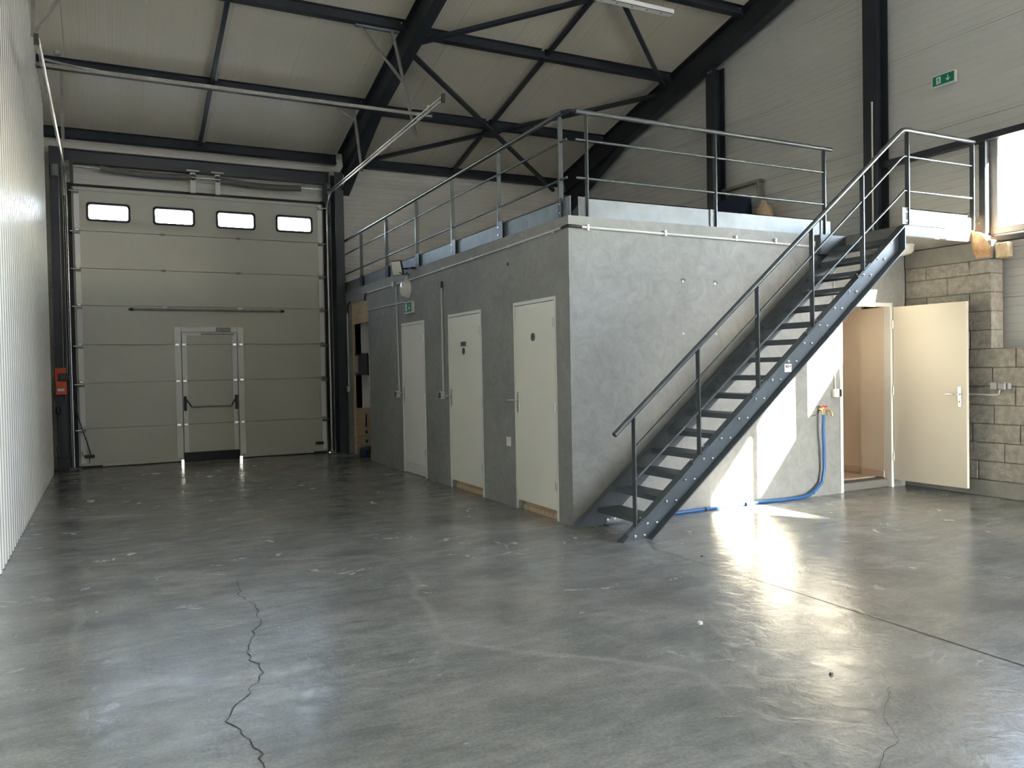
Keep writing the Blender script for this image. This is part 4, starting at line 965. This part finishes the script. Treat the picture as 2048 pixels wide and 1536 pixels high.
# stair railing
rl = thing('stair_railing', 'grey tube railing along the outer side of the stairs and landing', 'railing')
yr = 5.40
def railz(x, k): return {0: .893 + .819*(x-3.651), 1: .791 + .822*(x-3.865), 2: .505 + .7945*(x-3.835)}[k]
MB().tube([(3.640, yr, railz(3.640, 0)), (7.08, yr, railz(7.08, 0)), (7.12, yr, 3.728), (7.17, yr, 3.738), (8.245, yr, 3.735)], .0225, 16).build('handrail', 'railing', rl)
MB().disc((3.640, yr, railz(3.640, 0)), (-.77, 0, -.63), .020, .003, 14).build('handrail_cap', 'black', rl)
PX = [3.83, 4.505, 5.182, 5.858, 6.537]
for k in (1, 2):
    MB().tube([(3.83, yr, railz(3.83, k)), (7.10, yr, railz(7.10, k)), (7.14, yr, 3.475 if k == 1 else 3.135), (7.185, yr, 3.475 if k == 1 else 3.132)], .0115, 10).build('middle_rail', 'railing', rl)
    MB().tube([(7.185, yr, 3.475 if k == 1 else 3.132), (8.20, yr, 3.478 if k == 1 else 3.138)], .0115, 10).build('middle_rail', 'railing', rl)
def flat_post(parent, x, y, z0, z1, wide='y', nm='railing_post', m='railing'):
    w = .048; th = .010
    if wide == 'y': prof = [(y - w/2, z0), (y + w/2, z0), (y + w/2, z1 - .02), (y + w/2 - .012, z1), (y - w/2 + .012, z1), (y - w/2, z1 - .02)]; return MB().prism(prof, 'x', x - th/2, x + th/2).build(nm, m, parent)
    prof = [(x - w/2, z0), (x + w/2, z0), (x + w/2, z1 - .02), (x + w/2 - .012, z1), (x - w/2 + .012, z1), (x - w/2, z1 - .02)]; return MB().prism(prof, 'y', y - th/2, y + th/2).build(nm, m, parent)
for x in PX:
    zt_ = K * (x - 3.69)
    p_ = flat_post(rl, x, yr, zt_ + .006, railz(x, 0) - .012)
    a, c = Vector((x - .085, yr + .012, zt_ + .010 - .085*K)), Vector((x + .085, yr + .012, zt_ + .010 + .085*K))
    MB().obox(a, c, .060, .008, (0, 0, 1)).build('foot_bracket', 'stair', p_)
    for q in (a.lerp(c, .12), a.lerp(c, .88)): MB().disc(q + Vector((0, 0, .006)), (-.62, 0, .78), .011, .008, 6).build('bracket_bolt', 'chrome', p_)
flat_post(rl, 7.190, yr, 2.80, 3.72); flat_post(rl, 8.212, yr, 2.80, 3.72)
sp = MB().box(7.105, 7.165, yr - .006, yr + .002, 2.80, 2.965, .002).box(7.165, 7.21, yr - .010, yr - .004, 2.80, 2.97).build('splice_plate', 'stair', rl)
for (x, z) in ((7.125, 2.83), (7.165, 2.835), (7.125, 2.92), (7.165, 2.925)): MB().disc((x, yr - .008, z), (0, -1, 0), .007, .005, 6).build('bolt', 'chrome', sp)
MB().box(7.215, 8.14, yr + .006, yr + .012, 2.80, 2.965).box(7.215, 8.14, yr + .006, yr + .03, 2.955, 2.965).build('toe_board', 'galv', rl)
MB().box(8.14, 8.19, yr + .0, yr + .02, 2.80, 2.93).build('corner_bracket', 'galv', rl)

# mezzanine front railing
rf = thing('mezzanine_front_railing', 'grey tube railing with galvanised toe board above the front wall', 'railing')
y2 = YM + .05
MB().tube([(3.846, y2, 3.755), (7.10, y2, 3.745)], .0225, 16).build('handrail', 'railing', rf)
for z, r in ((3.495, .0115), (3.150, .0115)): MB().tube([(3.846, y2, z + .006), (7.01, y2, z - .006)], r, 10).build('middle_rail', 'railing', rf)
for x in (3.96, 5.467, 6.982): flat_post(rf, x, y2, 2.80, 3.735)
MB().box(3.98, 5.40, y2 + .010, y2 + .016, 2.80, 2.985).box(3.98, 5.40, y2 + .010, y2 + .035, 2.977, 2.985).build('toe_board', 'galv', rf)
MB().box(5.48, 6.93, y2 + .010, y2 + .016, 2.80, 2.975).box(5.48, 6.93, y2 + .010, y2 + .035, 2.967, 2.975).build('toe_board', 'galv', rf)
MB().box(3.86, 3.945, y2 - .004, y2 + .002, 2.80, 2.985).build('base_bracket', 'railing', rf); MB().box(5.40, 5.46, y2 - .002, y2 + .008, 2.80, 2.98).build('base_bracket', 'stair', rf); MB().box(6.93, 6.975, y2 - .002, y2 + .008, 2.80, 2.97).build('base_bracket', 'stair', rf)
MB().box(6.99, 7.07, y2 - .004, y2 + .002, 2.80, 2.965).build('end_bracket', 'galv', rf)
# mezzanine side railing
rs = thing('mezzanine_side_railing', 'grey tube railing along the mezzanine edge toward the sectional door', 'railing')
x2 = XM + .05
MB().tube([(x2, 6.36, 3.765), (x2, 14.0, 3.70)], .0225, 16).build('handrail', 'railing', rs)
MB().tube([(x2, 6.36, 3.765), (3.80, 6.30, 3.765), (3.85, y2, 3.757)], .017, 12).build('corner_elbow', 'black', rs)
for z in (3.50, 3.155): MB().tube([(x2, 6.30, z + .006), (x2, 14.0, z - .035)], .0115, 10).build('middle_rail', 'railing', rs)
ys_ = [6.41, 7.71, 8.99, 10.24, 11.55, 12.88]
for y in ys_:
    p_ = flat_post(rs, x2, y, 2.80, 3.735 - .008*(y-6.4), 'x')
    MB().box(x2 - .03, x2 - .02, y - .13 if y > 6.5 else y - .05, y + .01, 2.80, 2.985).build('base_bracket', 'steel', p_)
    for z in (2.85, 2.93): MB().disc((x2 - .03, y - .03, z), (-1, 0, 0), .008, .006, 6).build('bolt', 'chrome', p_)
for a, c in zip(ys_, ys_[1:] + [14.05]): MB().box(x2 + .002, x2 + .008, a + .02, c - .02, 2.80, 2.975).box(x2 + .002, x2 + .03, a + .02, c - .02, 2.967, 2.975).build('toe_board', 'galv', rs)
MB().box(x2 - .01, x2 - .004, 6.235, 6.36, 2.80, 2.985).build('toe_board', 'galv', rs)

# things on the mezzanine against the gable wall
b = MB(); prof = []
b.prism([(8.62, 2.80), (9.35, 2.80), (9.28, 3.55), (9.12, 3.76), (8.82, 3.86), (8.68, 3.82)], 'x', 8.02, 8.24)
tag(b.build('blue_sack', 'navy'), 'dark blue sack standing on the mezzanine against the gable', 'sack')
lump('insulation_lump', (8.24, 8.42, 3.25), .28, 'timber', 'pinkish brown insulation bundle beside the blue sack on the mezzanine', 'insulation', 4, (.5, .55, 1.55))
t = thing('wall_bracket', 'small grey pipe bracket on the gable above the blue sack', 'bracket')
MB().box(8.34, 8.44, 8.62, 9.42, 4.02, 4.06, .004).build('arm', 'galvdull', t); MB().box(8.34, 8.44, 8.64, 8.68, 3.82, 4.02, .004).build('leg', 'galvdull', t)

# overhead white tray
t = thing('light_tray', 'white perforated lighting tray hanging near the roof', 'light tray')
yt = 7.6; zt2 = 5.53
ct = MB(); ct.box(3.0, 6.02, yt - .045, yt + .045, zt2, zt2 + .006).box(3.0, 6.02, yt - .045, yt - .040, zt2, zt2 + .055).box(3.0, 6.02, yt + .040, yt + .045, zt2, zt2 + .055).build('tray', 'white', t)
hl = MB().box(-.008, .008, yt - .01, yt + .006, zt2 - .002, zt2 + .001).build('slot', 'gasket', t); hl.location = (3.2, 0, 0)
for k in range(1, 14): instance(hl, t, (3.2 + .205*k, 0, 0))
for x in (3.9, 5.9): MB().tube([(x, yt, zt2 + .05), (x, yt, roof(yt) - .01)], .003, 6).build('suspension_rod', 'galvdull', t)

# debris on floor
for i, (x, y, s_, m, lab) in enumerate(((2.909, 3.50, .016, 'white', 'tiny white scrap on the floor between stairs and camera'), (2.953, 2.634, .010, 'black', 'tiny black pebble on the floor near the lower right'), (3.95, 4.72, .008, 'black', 'tiny dark speck on the floor in front of the stair foot'))):
    random.seed(i + 3); q = MB(); pts = [(x + s_*math.cos(a)*random.uniform(.7, 1.2), y + s_*math.sin(a)*random.uniform(.7, 1.2)) for a in [k*math.pi/3 for k in range(6)]]
    q.prism(pts, 'z', .0, s_*.9); tag(q.build('debris_chip', m), lab, 'debris')
